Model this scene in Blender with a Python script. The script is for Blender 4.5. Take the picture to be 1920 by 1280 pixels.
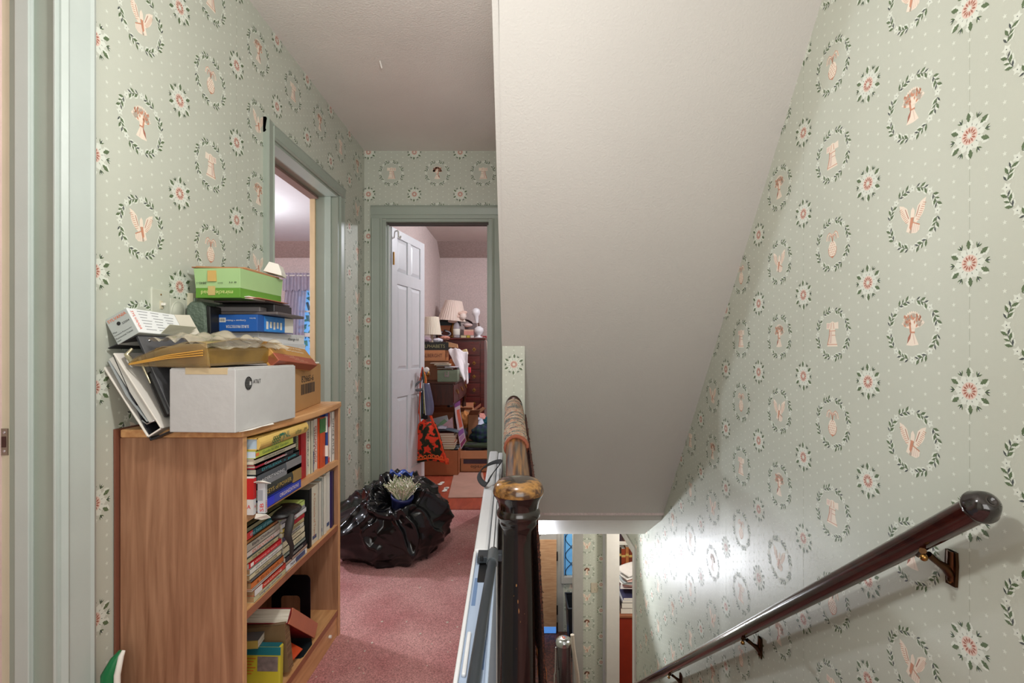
import bpy, bmesh, math, random
from mathutils import Vector, Matrix, noise
random.seed(7)
S = bpy.context.scene
COL = S.collection
for o in list(bpy.data.objects): bpy.data.objects.remove(o)

# ------------------------------------------------------------------ camera, world, lights, exposure
cam = bpy.data.objects.new('camera', bpy.data.cameras.new('camera')); COL.objects.link(cam)
cam.data.sensor_width = 36.0; cam.data.lens = 936/1920*36
cam.data.shift_x = -17/1920; cam.data.shift_y = 16/1920
cam.data.clip_start = .02
cam.location = (0, 0, 0); cam.rotation_euler = (math.pi/2, 0, 0)
S.camera = cam
S.view_settings.view_transform = 'Standard'; S.view_settings.look = 'None'
S.view_settings.gamma = 1; S.view_settings.use_curve_mapping = False
S.view_settings.exposure = 0.0
w = bpy.data.worlds.new('world'); S.world = w; w.use_nodes = True
w.node_tree.nodes['Background'].inputs[0].default_value = (.16, .46, .95, 1)
w.node_tree.nodes['Background'].inputs[1].default_value = 1.0

def light(name, kind, loc, energy, color=(1, 1, 1), size=.1, target=None, size_y=None, spot=None, blend=.3):
    d = bpy.data.lights.new(name, kind); d.energy = energy; d.color = color
    if kind == 'AREA':
        d.shape = 'RECTANGLE'; d.size = size; d.size_y = size_y or size
    else: d.shadow_soft_size = size
    if spot: d.spot_size = math.radians(spot); d.spot_blend = blend
    o = bpy.data.objects.new(name, d); COL.objects.link(o); o.location = loc
    if target: o.rotation_euler = (Vector(target)-Vector(loc)).to_track_quat('-Z', 'Y').to_euler()
    return o
light('landing_lamp_light', 'POINT', (-.16, .79, .72), 32, (1, .99, .98), .055)
light('landing_fill_light', 'AREA', (.35, -1.2, .38), 33, (1, .99, .97), 1.7, (.0, 2.5, -.15), 1.6)  # added soft fill from behind the camera, no fixture stands there
light('left_bedroom_light', 'POINT', (-2.1, 2.65, .50), 70, (.86, .91, 1), .07)
light('end_bedroom_light', 'POINT', (.45, 4.70, 1.14), 62, (.92, .94, 1), .05)
light('downstairs_light', 'SPOT', (.2, 4.5, -1.89), 78, (.90, .93, 1), .04, target=(1.0, 2.3, -1.05), spot=84, blend=.5)
light('lower_hall_fill', 'POINT', (.0, 4.7, -2.3), 10, (1, .98, .95), .1)  # added fill, brightens the white bevel below the sloped ceiling
light('left_bedroom_fill', 'POINT', (-2.75, 4.5, .95), 48, (.93, .96, 1), .08)  # unseen point light added for the bright spot on the bedroom ceiling
light('vestibule_light', 'POINT', (.4, 6.0, -1.75), 30, (1, .93, .85), .1)
light('study_light', 'POINT', (1.5, 4.7, -1.8), 30, (1, .95, .9), .1)

# ------------------------------------------------------------------ constants (camera stands at the origin)
FZ = -1.129          # upper floor
CZ = 1.36            # upper ceiling
LZ = -3.76           # lower floor
EY = 3.41            # end wall
def PX(px, py, Y): return Vector(((px-977)/936*Y, Y, -(py-656)/936*Y))
def LWX(y): return -1.05-.0095*(y-1.2)
def RWX(y): return 1.010-.0155*(y-1.12)

# ------------------------------------------------------------------ materials
def lin(c): return tuple(((x/255)/12.92 if x/255 <= .04045 else ((x/255+.055)/1.055)**2.4) for x in c)+(1,)
MC = {}
def mat(c, rough=.6, metal=0, var=.06, scale=18, bump=0, bscale=80, emit=0, alpha=1, spec=.5, trans=0, coat=0):
    key = (tuple(c), rough, metal, var, scale, bump, bscale, emit, alpha, spec, trans, coat)
    if key in MC: return MC[key]
    m = bpy.data.materials.new('surface'); m.use_nodes = True; nt = m.node_tree; b = nt.nodes['Principled BSDF']
    L = lin(c)
    b.inputs['Roughness'].default_value = rough; b.inputs['Metallic'].default_value = metal
    b.inputs['Specular IOR Level'].default_value = spec
    b.inputs['Coat Weight'].default_value = coat
    if alpha < 1: b.inputs['Alpha'].default_value = alpha
    if trans: b.inputs['Transmission Weight'].default_value = trans; b.inputs['IOR'].default_value = 1.1
    if emit:
        b.inputs['Emission Color'].default_value = L; b.inputs['Emission Strength'].default_value = emit
    tc = nt.nodes.new('ShaderNodeTexCoord')
    n = nt.nodes.new('ShaderNodeTexNoise'); n.inputs['Scale'].default_value = scale; n.inputs['Detail'].default_value = 5
    nt.links.new(tc.outputs['Object'], n.inputs['Vector'])
    mx = nt.nodes.new('ShaderNodeMix'); mx.data_type = 'RGBA'
    mx.inputs[6].default_value = tuple(x*(1-var*2) for x in L[:3])+(1,)
    mx.inputs[7].default_value = tuple(min(1, x*(1+var*2)) for x in L[:3])+(1,)
    nt.links.new(n.outputs['Fac'], mx.inputs[0]); nt.links.new(mx.outputs[2], b.inputs['Base Color'])
    if bump:
        n2 = nt.nodes.new('ShaderNodeTexNoise'); n2.inputs['Scale'].default_value = bscale; n2.inputs['Detail'].default_value = 6
        nt.links.new(tc.outputs['Object'], n2.inputs['Vector'])
        bp = nt.nodes.new('ShaderNodeBump'); bp.inputs['Strength'].default_value = bump; bp.inputs['Distance'].default_value = .01
        nt.links.new(n2.outputs['Fac'], bp.inputs['Height']); nt.links.new(bp.outputs[0], b.inputs['Normal'])
    MC[key] = m
    return m
def ramp_mat(c1, c2, stretch=(12, 12, 1), scale=3, rough=.45, detail=6, lo=.35, hi=.65, bump=0, spec=.5, coat=0, distort=.6, c3=None):
    key = ('r', tuple(c1), tuple(c2), stretch, scale, rough, lo, hi, bump, coat, c3)
    if key in MC: return MC[key]
    m = bpy.data.materials.new('surface'); m.use_nodes = True; nt = m.node_tree; b = nt.nodes['Principled BSDF']
    b.inputs['Roughness'].default_value = rough; b.inputs['Specular IOR Level'].default_value = spec; b.inputs['Coat Weight'].default_value = coat
    tc = nt.nodes.new('ShaderNodeTexCoord'); mp = nt.nodes.new('ShaderNodeMapping'); mp.inputs['Scale'].default_value = stretch
    n = nt.nodes.new('ShaderNodeTexNoise'); n.inputs['Scale'].default_value = scale; n.inputs['Detail'].default_value = detail; n.inputs['Distortion'].default_value = distort
    nt.links.new(tc.outputs['Object'], mp.inputs['Vector']); nt.links.new(mp.outputs[0], n.inputs['Vector'])
    r = nt.nodes.new('ShaderNodeValToRGB'); r.color_ramp.elements[0].position = lo; r.color_ramp.elements[1].position = hi
    r.color_ramp.elements[0].color = lin(c1); r.color_ramp.elements[1].color = lin(c2)
    if c3:
        e = r.color_ramp.elements.new((lo+hi)/2); e.color = lin(c3)
    nt.links.new(n.outputs['Fac'], r.inputs[0]); nt.links.new(r.outputs[0], b.inputs['Base Color'])
    if bump:
        bp = nt.nodes.new('ShaderNodeBump'); bp.inputs['Strength'].default_value = bump; bp.inputs['Distance'].default_value = .01
        nt.links.new(n.outputs['Fac'], bp.inputs['Height']); nt.links.new(bp.outputs[0], b.inputs['Normal'])
    MC[key] = m
    return m
def sun_safe(): pass

M_WP = mat((192, 196, 182), .42, var=.035, scale=2.5, bump=.05, bscale=260)
M_SAGE = mat((152, 162, 150), .38, var=.04, scale=6, bump=.04, bscale=60)
M_SAGE2 = mat((180, 189, 183), .33, var=.03, scale=8, bump=.04, bscale=60)
M_CREAM = mat((198, 191, 166), .5, var=.05, scale=7)
M_CEIL = mat((226, 222, 215), .8, var=.05, scale=2.2, bump=.35, bscale=120)
M_SLOPE = mat((198, 195, 189), .75, var=.03, scale=1.6, bump=.2, bscale=120)
M_WHITEP = mat((215, 212, 205), .5, var=.03)
M_PINKW = mat((196, 180, 176), .8, var=.16, scale=70)
M_PINKC = mat((206, 196, 190), .8, var=.03)
M_BROWNW = mat((158, 140, 134), .85, var=.2, scale=60)
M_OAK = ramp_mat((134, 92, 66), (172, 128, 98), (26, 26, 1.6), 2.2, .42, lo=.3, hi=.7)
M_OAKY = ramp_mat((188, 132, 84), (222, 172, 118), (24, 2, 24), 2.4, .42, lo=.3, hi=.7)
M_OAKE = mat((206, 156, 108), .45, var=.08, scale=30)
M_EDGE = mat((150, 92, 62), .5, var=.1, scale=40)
M_NEWEL = ramp_mat((10, 7, 6), (32, 19, 13), (14, 14, 2), 3, .2, lo=.3, hi=.75, coat=.6)
M_CAP = ramp_mat((44, 27, 15), (158, 104, 46), (22, 7, 22), 1.6, .25, lo=.34, hi=.7, coat=.5, distort=.2, c3=(96, 62, 30))
M_RAILT = ramp_mat((44, 28, 18), (142, 96, 42), (70, 2.5, 8), 1.6, .32, lo=.38, hi=.66, coat=.3)
M_RAIL = ramp_mat((30, 8, 8), (58, 22, 16), (10, 3, 10), 4, .16, lo=.3, hi=.7, coat=.7)
M_MAHOG = ramp_mat((62, 16, 14), (98, 32, 26), (2, 10, 14), 3, .3, lo=.3, hi=.7, coat=.3)
M_DKWOOD = ramp_mat((46, 20, 12), (74, 34, 20), (20, 3, 3), 2, .35, lo=.3, hi=.7)
M_BRASS = mat((150, 112, 62), .28, 1, var=.12, scale=60)
M_BRONZE = mat((88, 62, 42), .3, 1, var=.15, scale=50)
M_CHROME = mat((200, 202, 205), .2, 1, var=.02)
M_BLACK = mat((14, 14, 16), .45, var=.1)
M_CARD = mat((178, 134, 84), .75, var=.05, scale=20, bump=.08, bscale=30)
M_CARD2 = mat((176, 116, 78), .75, var=.06, scale=20)
M_PAPER = mat((226, 222, 212), .7, var=.03)
M_PAGES = ramp_mat((190, 180, 158), (226, 220, 204), (4, 4, 300), 2, .8, lo=.35, hi=.65)
M_PAGESV = ramp_mat((188, 182, 168), (224, 220, 208), (4, 300, 4), 2, .8, lo=.35, hi=.65)
M_INK = mat((28, 28, 30), .6, var=.02)
# pattern colours of the wallpaper
W_WHITE = mat((216, 221, 208), .5, var=.02); W_GREEN = mat((92, 110, 78), .5, var=.12, scale=90); W_STEM = mat((74, 80, 78), .5, var=.05)
W_RED = mat((168, 108, 90), .5, var=.05); W_PINK = mat((220, 196, 182), .5, var=.05); W_CREAM = mat((236, 222, 204), .5, var=.02)
W_TAN = mat((200, 140, 112), .5, var=.1, scale=120); W_SEAM = mat((160, 166, 148), .6, var=.02)

# ------------------------------------------------------------------ mesh builder
TXT = {}
def text_geo(body):
    if body in TXT: return TXT[body]
    cu = bpy.data.curves.new('t', 'FONT'); cu.body = body; cu.size = 1; cu.resolution_u = 2
    o = bpy.data.objects.new('t', cu); COL.objects.link(o)
    dg = bpy.context.evaluated_depsgraph_get(); me = bpy.data.meshes.new_from_object(o.evaluated_get(dg))
    vs = [v.co.copy() for v in me.vertices]; fs = [tuple(p.vertices) for p in me.polygons]
    bpy.data.objects.remove(o); bpy.data.curves.remove(cu); bpy.data.meshes.remove(me)
    if not vs: vs = [Vector((0, 0, 0))]
    x0 = min(v.x for v in vs); x1 = max(v.x for v in vs); y0 = min(v.y for v in vs); y1 = max(v.y for v in vs)
    TXT[body] = (vs, fs, x0, x1, y0, y1)
    return TXT[body]
def frame(o, x, y):
    x = Vector(x).normalized(); y = Vector(y); z = x.cross(y).normalized(); y = z.cross(x).normalized()
    m = Matrix((x, y, z)).transposed().to_4x4(); m.translation = Vector(o); return m
def T(x, y, z): return Matrix.Translation((x, y, z))
def R(a, ax): return Matrix.Rotation(math.radians(a), 4, ax)
class MB:
    def __init__(s): s.v = []; s.f = []; s.fm = []; s.sm = []; s.mats = []
    def mi(s, m):
        if m not in s.mats: s.mats.append(m)
        return s.mats.index(m)
    def add(s, vs, fs, m, smooth=False, M=None):
        b = len(s.v); k = s.mi(m)
        for p in vs: s.v.append((M @ Vector(p)) if M is not None else Vector(p))
        for f in fs: s.f.append(tuple(b+i for i in f)); s.fm.append(k); s.sm.append(smooth)
        return s
    def box(s, lo, hi, m, M=None):
        x0, y0, z0 = lo; x1, y1, z1 = hi
        vs = [(x0, y0, z0), (x1, y0, z0), (x1, y1, z0), (x0, y1, z0), (x0, y0, z1), (x1, y0, z1), (x1, y1, z1), (x0, y1, z1)]
        return s.add(vs, [(3, 2, 1, 0), (4, 5, 6, 7), (0, 1, 5, 4), (1, 2, 6, 5), (2, 3, 7, 6), (3, 0, 4, 7)], m, False, M)
    def poly(s, pts, m, M=None): return s.add(pts, [tuple(range(len(pts)))], m, False, M)
    def prism(s, pts, vec, m, M=None):
        n = len(pts); vec = Vector(vec); a = [Vector(p) for p in pts]; vs = a+[p+vec for p in a]
        fs = [tuple(range(n-1, -1, -1)), tuple(range(n, 2*n))]+[(i, (i+1) % n, n+(i+1) % n, n+i) for i in range(n)]
        return s.add(vs, fs, m, False, M)
    def tube(s, pts, r, m, n=10, cap=True, M=None, flat=1):
        pts = [Vector(p) for p in pts]; k = len(pts); rs = r if isinstance(r, (list, tuple)) else [r]*k
        vs = []; fs = []; up = None
        for i, p in enumerate(pts):
            d = (pts[min(i+1, k-1)]-pts[max(i-1, 0)]); d = d.normalized() if d.length > 1e-9 else Vector((0, 0, 1))
            if up is None: up = Vector((0, 0, 1)) if abs(d.z) < .9 else Vector((1, 0, 0))
            a = d.cross(up).normalized(); b = a.cross(d).normalized(); up = b
            for j in range(n):
                t = 2*math.pi*j/n; vs.append(p+(a*math.cos(t)+b*math.sin(t)*flat)*rs[i])
        for i in range(k-1):
            for j in range(n): fs.append((i*n+j, i*n+(j+1) % n, (i+1)*n+(j+1) % n, (i+1)*n+j))
        s.add(vs, fs, m, True, M)
        if cap:
            s.add(vs[:n], [tuple(range(n))], m, False, M); s.add(vs[-n:], [tuple(range(n-1, -1, -1))], m, False, M)
        return s
    def lathe(s, prof, m, M=None, n=32):
        vs = []; fs = []
        for r, z in prof:
            for j in range(n):
                t = 2*math.pi*j/n; vs.append((r*math.cos(t), r*math.sin(t), z))
        for i in range(len(prof)-1):
            for j in range(n): fs.append((i*n+j, i*n+(j+1) % n, (i+1)*n+(j+1) % n, (i+1)*n+j))
        return s.add(vs, fs, m, True, M)
    def grid(s, fn, nu, nv, m, M=None, smooth=True, closeu=False):
        vs = [fn(i/nu, j/nv) for j in range(nv+1) for i in range(nu+1)]
        fs = [(j*(nu+1)+i, j*(nu+1)+i+1, (j+1)*(nu+1)+i+1, (j+1)*(nu+1)+i) for j in range(nv) for i in range(nu)]
        return s.add(vs, fs, m, smooth, M)
    def text(s, body, M, h, m, wid=None, center=True):
        vs, fs, x0, x1, y0, y1 = text_geo(body)
        k = h/max(y1-y0, 1e-6); kx = k if wid is None else wid/max(x1-x0, 1e-6)
        cx = (x0+x1)/2 if center else x0; cy = (y0+y1)/2 if center else y0
        return s.add([((v.x-cx)*kx, (v.y-cy)*k, 0) for v in vs], fs, m, False, M)
    def ball(s, c, r, m, n=16, sc=(1, 1, 1), M=None):
        vs = []; fs = []; c = Vector(c)
        for i in range(n//2+1):
            ph = math.pi*i/(n//2)
            for j in range(n):
                t = 2*math.pi*j/n; vs.append(c+Vector((r*math.sin(ph)*math.cos(t)*sc[0], r*math.sin(ph)*math.sin(t)*sc[1], r*math.cos(ph)*sc[2])))
        for i in range(n//2):
            for j in range(n): fs.append((i*n+j, i*n+(j+1) % n, (i+1)*n+(j+1) % n, (i+1)*n+j))
        return s.add(vs, fs, m, True, M)
    def build(s, name, parent=None, bevel=0, recalc=True, merge=False, sub=0, solid=0):
        me = bpy.data.meshes.new(name)
        off = WL(parent) if parent else Vector((0, 0, 0))
        me.from_pydata([tuple(p-off) for p in s.v], [], s.f)
        for m in s.mats: me.materials.append(m)
        for p, k, q in zip(me.polygons, s.fm, s.sm): p.material_index = k; p.use_smooth = q
        if recalc:
            bm = bmesh.new(); bm.from_mesh(me)
            if merge: bmesh.ops.remove_doubles(bm, verts=bm.verts, dist=1e-5)
            bmesh.ops.recalc_face_normals(bm, faces=bm.faces); bm.to_mesh(me); bm.free()
        me.update()
        o = bpy.data.objects.new(name, me); COL.objects.link(o)
        if parent: o.parent = parent
        if solid: md = o.modifiers.new('s', 'SOLIDIFY'); md.thickness = solid; md.offset = 0
        if bevel: md = o.modifiers.new('b', 'BEVEL'); md.width = bevel; md.segments = 2; md.limit_method = 'ANGLE'; md.angle_limit = .7
        if sub: md = o.modifiers.new('u', 'SUBSURF'); md.levels = sub; md.render_levels = sub
        return o
def WL(o):
    p = Vector(o.location)
    while o.parent: o = o.parent; p += Vector(o.location)
    return p
def tag(o, label, cat, group=None):
    o['label'] = label; o['category'] = cat
    if group: o['group'] = group
    return o
def thing(name, label, cat, loc, group=None):
    o = bpy.data.objects.new(name, None); COL.objects.link(o); o.location = loc; o.empty_display_size = .05
    return tag(o, label, cat, group)
def struct(mb, name, **k):
    o = mb.build(name, **k); o['kind'] = 'structure'; return o

# ------------------------------------------------------------------ wallpaper
def circ(cx, cy, r, n=10, ry=None, a0=0): return [(cx+r*math.cos(a0+2*math.pi*i/n), cy+(ry or r)*math.sin(a0+2*math.pi*i/n)) for i in range(n)]
def star(cx, cy, r, n=5, k=.42, a0=math.pi/2):
    return [(cx+(r if i % 2 == 0 else r*k)*math.cos(a0+math.pi*i/n), cy+(r if i % 2 == 0 else r*k)*math.sin(a0+math.pi*i/n)) for i in range(2*n)]
def leaf(x, y, a, l, wd):
    ca, sa = math.cos(a), math.sin(a)
    pr = [(0, 0), (.22, .62), (.34, .5), (.45, 1), (.58, .72), (.7, .7), (1, 0), (.7, -.7), (.58, -.72), (.45, -1), (.34, -.5), (.22, -.62)]
    return [(x+ca*l*u-sa*wd*v, y+sa*l*u+ca*wd*v) for u, v in pr]
def sliver(x, y, a, l, wd):
    ca, sa = math.cos(a), math.sin(a)
    return [(x+ca*l*u-sa*wd*v, y+sa*l*u+ca*wd*v) for u, v in [(0, .15), (.5, 1), (1, 0), (.5, -1), (0, -.15)]]
def line(p, q, wd):
    d = Vector((q[0]-p[0], q[1]-p[1])); n = Vector((-d.y, d.x)).normalized()*wd/2
    return [(p[0]+n.x, p[1]+n.y), (q[0]+n.x, q[1]+n.y), (q[0]-n.x, q[1]-n.y), (p[0]-n.x, p[1]-n.y)]
def rosette():
    out = []
    for k in range(12):
        a = math.pi/2+k*math.pi/6
        out.append((1, W_WHITE, circ(.028*math.cos(a), .028*math.sin(a), .0085, 8)))
    out.append((2, W_WHITE, circ(0, 0, .024, 16)))
    for k in range(12):
        a = math.pi/2+k*math.pi/6+math.pi/12
        out.append((2, W_STEM, line((.0215*math.cos(a), .0215*math.sin(a)), (.026*math.cos(a), .026*math.sin(a)), .0012)))
    out.append((3, W_PINK, circ(0, 0, .0195, 16)))
    for k in range(12):
        a = k*math.pi/6
        out.append((4, W_RED, sliver(.0065*math.cos(a), .0065*math.sin(a), a, .0115, .0024)))
    out.append((5, W_WHITE, star(0, 0, .0072, 6, .5)))
    for k in range(6):
        a = math.pi/2+k*math.pi/3; x, y = .031*math.cos(a), .031*math.sin(a)
        out.append((2, W_WHITE, leaf(x-.002*math.sin(a), y+.002*math.cos(a), a, .023, .0088)))
        out.append((3, W_GREEN, leaf(x+.0018*math.sin(a), y-.0018*math.cos(a), a-.04, .022, .0062)))
        b = a+math.pi/6; x, y = .033*math.cos(b), .033*math.sin(b)
        out.append((2, W_WHITE, sliver(x, y, b, .018, .006)))
        for da in (-.55, 0, .55): out.append((3, W_STEM if da == 0 else W_GREEN, sliver(x+.004*math.cos(b), y+.004*math.sin(b), b+da, .014, .0019)))
    return out
def inner(kind):
    o = []; L = lambda pts, k=.04: [(x*k, y*k) for x, y in pts]
    if kind == 'bell':
        o += [(1, W_CREAM, L([(-.72, .95), (-.3, .9), (0, 1.02), (.3, .9), (.74, .92), (.76, .42), (.3, .38), (-.3, .42), (-.74, .4)])),
              (1, W_CREAM, L([(-.32, .42), (.32, .42), (.36, -.2), (.6, -.86), (.66, -1.0), (-.66, -1.0), (-.58, -.86), (-.36, -.2)]))]
        o += [(2, W_TAN, L(line((.34, .4), (.4, -.2), .07))), (2, W_TAN, L(line((.4, -.2), (.62, -.9), .08))), (2, W_TAN, L(line((-.6, -.84), (.6, -.84), .05))),
              (2, W_TAN, L(line((-.4, .25), (.4, .25), .05))), (2, W_TAN, L(line((-.38, -.1), (.38, -.1), .04))), (2, W_PINK, L([(.3, .85), (.7, .85), (.7, .5), (.42, .48)])),
              (2, W_TAN, L(line((-.2, .42), (-.12, .9), .05))), (2, W_TAN, L(line((.2, .42), (.12, .9), .05))), (3, W_PINK, L([(.05, .2), (.28, .2), (.38, -.75), (.12, -.75)]))]
    elif kind == 'wheat':
        for i in range(16):
            a = math.pi*(.0+i/15); x, y = .62*math.cos(a), .38+.5*math.sin(a)
            o.append((1, W_CREAM, L(sliver(x*.5, y*.8, a*.9+.15, .55, .16))))
        o += [(1, W_CREAM, L([(-.95, .42), (-.8, .62), (-.62, .6), (-.5, .86), (-.3, .74), (-.12, 1.0), (.05, .8), (.28, .98), (.4, .74), (.66, .8), (.66, .55), (.9, .45), (.7, .25), (.3, .1), (-.3, .1), (-.7, .22)])), (1, W_CREAM, L([(-.24, .12), (.24, .12), (.14, -.2), (.5, -.98), (0, -1.02), (-.5, -.95), (-.14, -.2)]))]
        rr = random.Random(3)
        for i in range(26):
            x = rr.uniform(-.7, .7); y = .42+rr.uniform(-.28, .4); o.append((2, W_TAN, L(sliver(x, y, rr.uniform(.6, 2.4), .26, .07))))
        o += [(2, W_RED, L(sliver(.1, -.15, -1.15, .8, .1))), (2, W_TAN, L(line((-.2, -.16), (.2, -.14), .1))), (2, W_TAN, L(line((.2, .3), (.14, -.1), .14))), (2, W_PINK, L(line((-.04, -.2), (-.2, -.9), .05)))]
    elif kind == 'pine':
        o += [(1, W_CREAM, L(circ(0, -.32, .5, 16, .66)))]
        for i in range(6):
            for j in range(4):
                x = -.32+j*.21+(.1 if i % 2 else 0); y = .15-i*.18
                if x*x/.2+(y+.32)**2/.36 < 1: o.append((2, W_TAN, L(circ(x, y, .05, 5))))
        for s in (-1, 1):
            for arc, m_, w_ in ((((0, .25), (s*.1, .75), (s*.36, .98), (s*.62, .82), (s*.72, .42)), W_CREAM, .15), (((0, .25), (s*.1, .62), (s*.28, .78), (s*.42, .6), (s*.44, .36)), W_PINK, .10)):
                for p, q in zip(arc, arc[1:]): o.append((1, m_, L(line(p, q, w_))))
                for p, q in zip(arc, arc[1:]): o.append((2, W_TAN, L(line((p[0], p[1]+w_*.4), (q[0], q[1]+w_*.4), .04))))
            for p, q in (((.48, -.2), (.5, -.5)), ((.5, -.5), (.36, -.82)), ((.36, -.82), (.12, -.98))): o.append((2, W_TAN, L(line((s*p[0], p[1]), (s*q[0], q[1]), .05))))
        o.append((1, W_PINK, L(line((0, .2), (0, .9), .12))))
        o.append((2, W_TAN, L([(-.2, -.9), (.2, -.9), (0, -1.1)])))
    else:
        for s in (-1, 1):
            o.append((1, W_CREAM, L([(s*.10, -.15), (s*.28, .25), (s*.42, .72), (s*.72, .96), (s*1.08, 1.08), (s*.98, .72), (s*.96, .4), (s*.8, .1), (s*.55, -.15), (s*.3, -.35)])))
            for i in range(9):
                x = s*(.40+.065*i); y = -.16+.115*i; o.append((2, W_TAN, L(line((x-s*.08, y+.05), (x+s*.16, y-.03), .035))))
            o.append((3, W_RED, L(line((s*.3, .05), (s*.58, .72), .045))))
        o += [(2, W_CREAM, L([(-.16, .0), (-.2, .45), (-.05, .72), (.1, .55), (.16, .1)])), (2, W_CREAM, L([(-.6, -.55), (-.1, -.2), (.3, -.9), (-.3, -1.0), (-.55, -.85)])),
              (2, W_CREAM, L([(.0, -.2), (.3, -.2), (.5, -.75), (.1, -.95)])), (3, W_TAN, L([(-.12, .05), (.12, .08), (.24, -.55), (.12, -.75), (-.02, -.4)])),
              (3, W_TAN, L(line((-.58, -.52), (-.05, -.26), .07)))]
        for i in range(4): o.append((3, W_PINK, L(line((-.48+i*.15, -.5+i*.06), (-.4+i*.15, -.9), .05))))
    return o
def medallion(kind):
    out = list(inner(kind)); r = .0765
    for k in range(8):
        a = math.pi/2+k*math.pi/4; x, y = r*math.cos(a), r*math.sin(a)
        out.append((2, W_WHITE, star(x, y, .0115, 5, .55, a))); out.append((3, W_STEM, circ(x, y, .0014, 5)))
        mid = a+math.pi/8
        for s in (-1, 1):
            for q, (da, off, l, wd) in enumerate(((.13, .9, .017, .0055), (.19, -.9, .017, .0058), (.24, .55, .016, .0045), (.27, -.6, .013, .004))):
                pass
        t0 = a+.15; pts = []
        for q, tt in enumerate((.03, .18, .33)):
            b = t0+tt*1.1; px, py = r*math.cos(b), r*math.sin(b); tang = b+math.pi/2
            for sd in (-1, 1):
                ang = tang+sd*.72; big = (q+(sd > 0)+k) % 2
                out.append((2, W_WHITE, leaf(px-.0016*math.sin(ang), py+.0016*math.cos(ang), ang, .0195 if big else .0155, .0058 if big else .004)))
                out.append((3, W_GREEN if big or q == 1 else W_STEM, leaf(px+.0008*math.sin(ang), py-.0008*math.cos(ang), ang-.05, .0180 if big else .014, .0040 if big else .0026)))
            pts.append((px, py))
        for p, q in zip(pts, pts[1:]): out.append((2, W_STEM, line(p, q, .0011)))
    return out
def clip(pts, reg):
    cx = sum(p[0] for p in reg)/len(reg); cy = sum(p[1] for p in reg)/len(reg); out = pts
    for i in range(len(reg)):
        a = reg[i]; b = reg[(i+1) % len(reg)]
        nx, ny = -(b[1]-a[1]), b[0]-a[0]
        if nx*(cx-a[0])+ny*(cy-a[1]) < 0: nx, ny = -nx, -ny
        f = lambda p: nx*(p[0]-a[0])+ny*(p[1]-a[1])
        new = []
        for j in range(len(out)):
            p = out[j]; q = out[(j+1) % len(out)]; fp, fq = f(p), f(q)
            if fp >= 0: new.append(p)
            if (fp >= 0) != (fq >= 0):
                t = fp/(fp-fq); new.append((p[0]+t*(q[0]-p[0]), p[1]+t*(q[1]-p[1])))
        out = new
        if len(out) < 3: return None
    return out
ROS = rosette(); MED = {k: medallion(k) for k in ('bell', 'wheat', 'pine', 'eagle')}
PP = .287
def paper(mb, regs, to3, nrm, u0, v0=.482, D=.3133, par=0, kinds=None):
    """pattern polygons clipped to the convex regions; to3(u, v) -> point on the wall; nrm points into the room"""
    nrm = Vector(nrm)
    us = [p[0] for g in regs for p in g]; vs = [p[1] for g in regs for p in g]
    i0 = math.floor((min(us)-u0)/D)-1; i1 = math.ceil((max(us)-u0)/D)+1
    j0 = math.floor((min(vs)-v0)/PP)-1; j1 = math.ceil((max(vs)-v0)/PP)+1
    def put(polys, cu, cv, rad):
        for g in regs:
            if cu+rad < min(p[0] for p in g) or cu-rad > max(p[0] for p in g) or cv+rad < min(p[1] for p in g) or cv-rad > max(p[1] for p in g): continue
            inside = cu-rad > min(p[0] for p in g) and cu+rad < max(p[0] for p in g) and cv-rad > min(p[1] for p in g) and cv+rad < max(p[1] for p in g) and len(g) == 4
            for lay, m, pts in polys:
                q = [(x+cu, y+cv) for x, y in pts]
                if not inside: q = clip(q, g)
                if q: mb.poly([to3(a, b)+nrm*(.00016*lay) for a, b in q], m)
    for i in range(i0, i1+1):
        for j in range(j0, j1+1):
            u, v = u0+i*D, v0+j*PP
            put(ROS, u, v, .056)
            odd = (i+par) % 2
            kd = ('wheat', 'eagle') if not odd else ('bell', 'pine')
            if kinds: kd = kinds[(i+par) % 2]
            put(MED[kd[j % 2]], u+D/2, v+PP/2, .09)
            for a in range(8):
                for b in range(8):
                    du, dv = a*D/8, b*PP/8+(PP/16 if a % 2 else 0)
                    ok = True
                    for cx, cy, rr in ((0, 0, .057), (D, 0, .057), (0, PP, .057), (D, PP, .057), (D/2, PP/2, .092)):
                        if (du-cx)**2+(dv-cy)**2 < rr*rr: ok = False
                    if ok: put([(1, W_WHITE, star(0, 0, .0056))], u+du, v+dv, .006)
        if i % 2 == 0:
            u = u0+i*D
            for g in regs:
                q = clip([(u-.0005, -5), (u+.0005, -5), (u+.0005, 3), (u-.0005, 3)], g)
                if q: mb.poly([to3(a, b)+nrm*.0001 for a, b in q], W_SEAM)

# ------------------------------------------------------------------ shell: hall
# left wall (hall side sheet with openings: door A y .25-1.13, door B y 2.118-2.89)
A0, A1 = .22, 1.13; B0, B1 = 2.118, 2.90; HZ = .90
def l3(u, v): return Vector((LWX(u), u, v))
mb = MB()
def lw(y0, y1, z0, z1):
    mb.prism([(LWX(y0), y0, z0), (LWX(y1), y1, z0), (LWX(y1), y1, z1), (LWX(y0), y0, z1)], (-.12, 0, 0), M_WP)
lw(-1.6, A0, FZ, CZ); lw(A0, A1, .93, CZ); lw(A1, B0, FZ, CZ); lw(B0, B1, HZ, CZ); lw(B1, EY+.0, FZ, CZ)
paper(mb, [[(A1, FZ), (B0, FZ), (B0, CZ), (A1, CZ)], [(B0, HZ), (B1, HZ), (B1, CZ), (B0, CZ)], [(B1, FZ), (EY, FZ), (EY, CZ), (B1, CZ)]],
      l3, (1, 0, 0), 1.2267, par=0)
struct(mb, 'wall_left', recalc=False)
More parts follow.
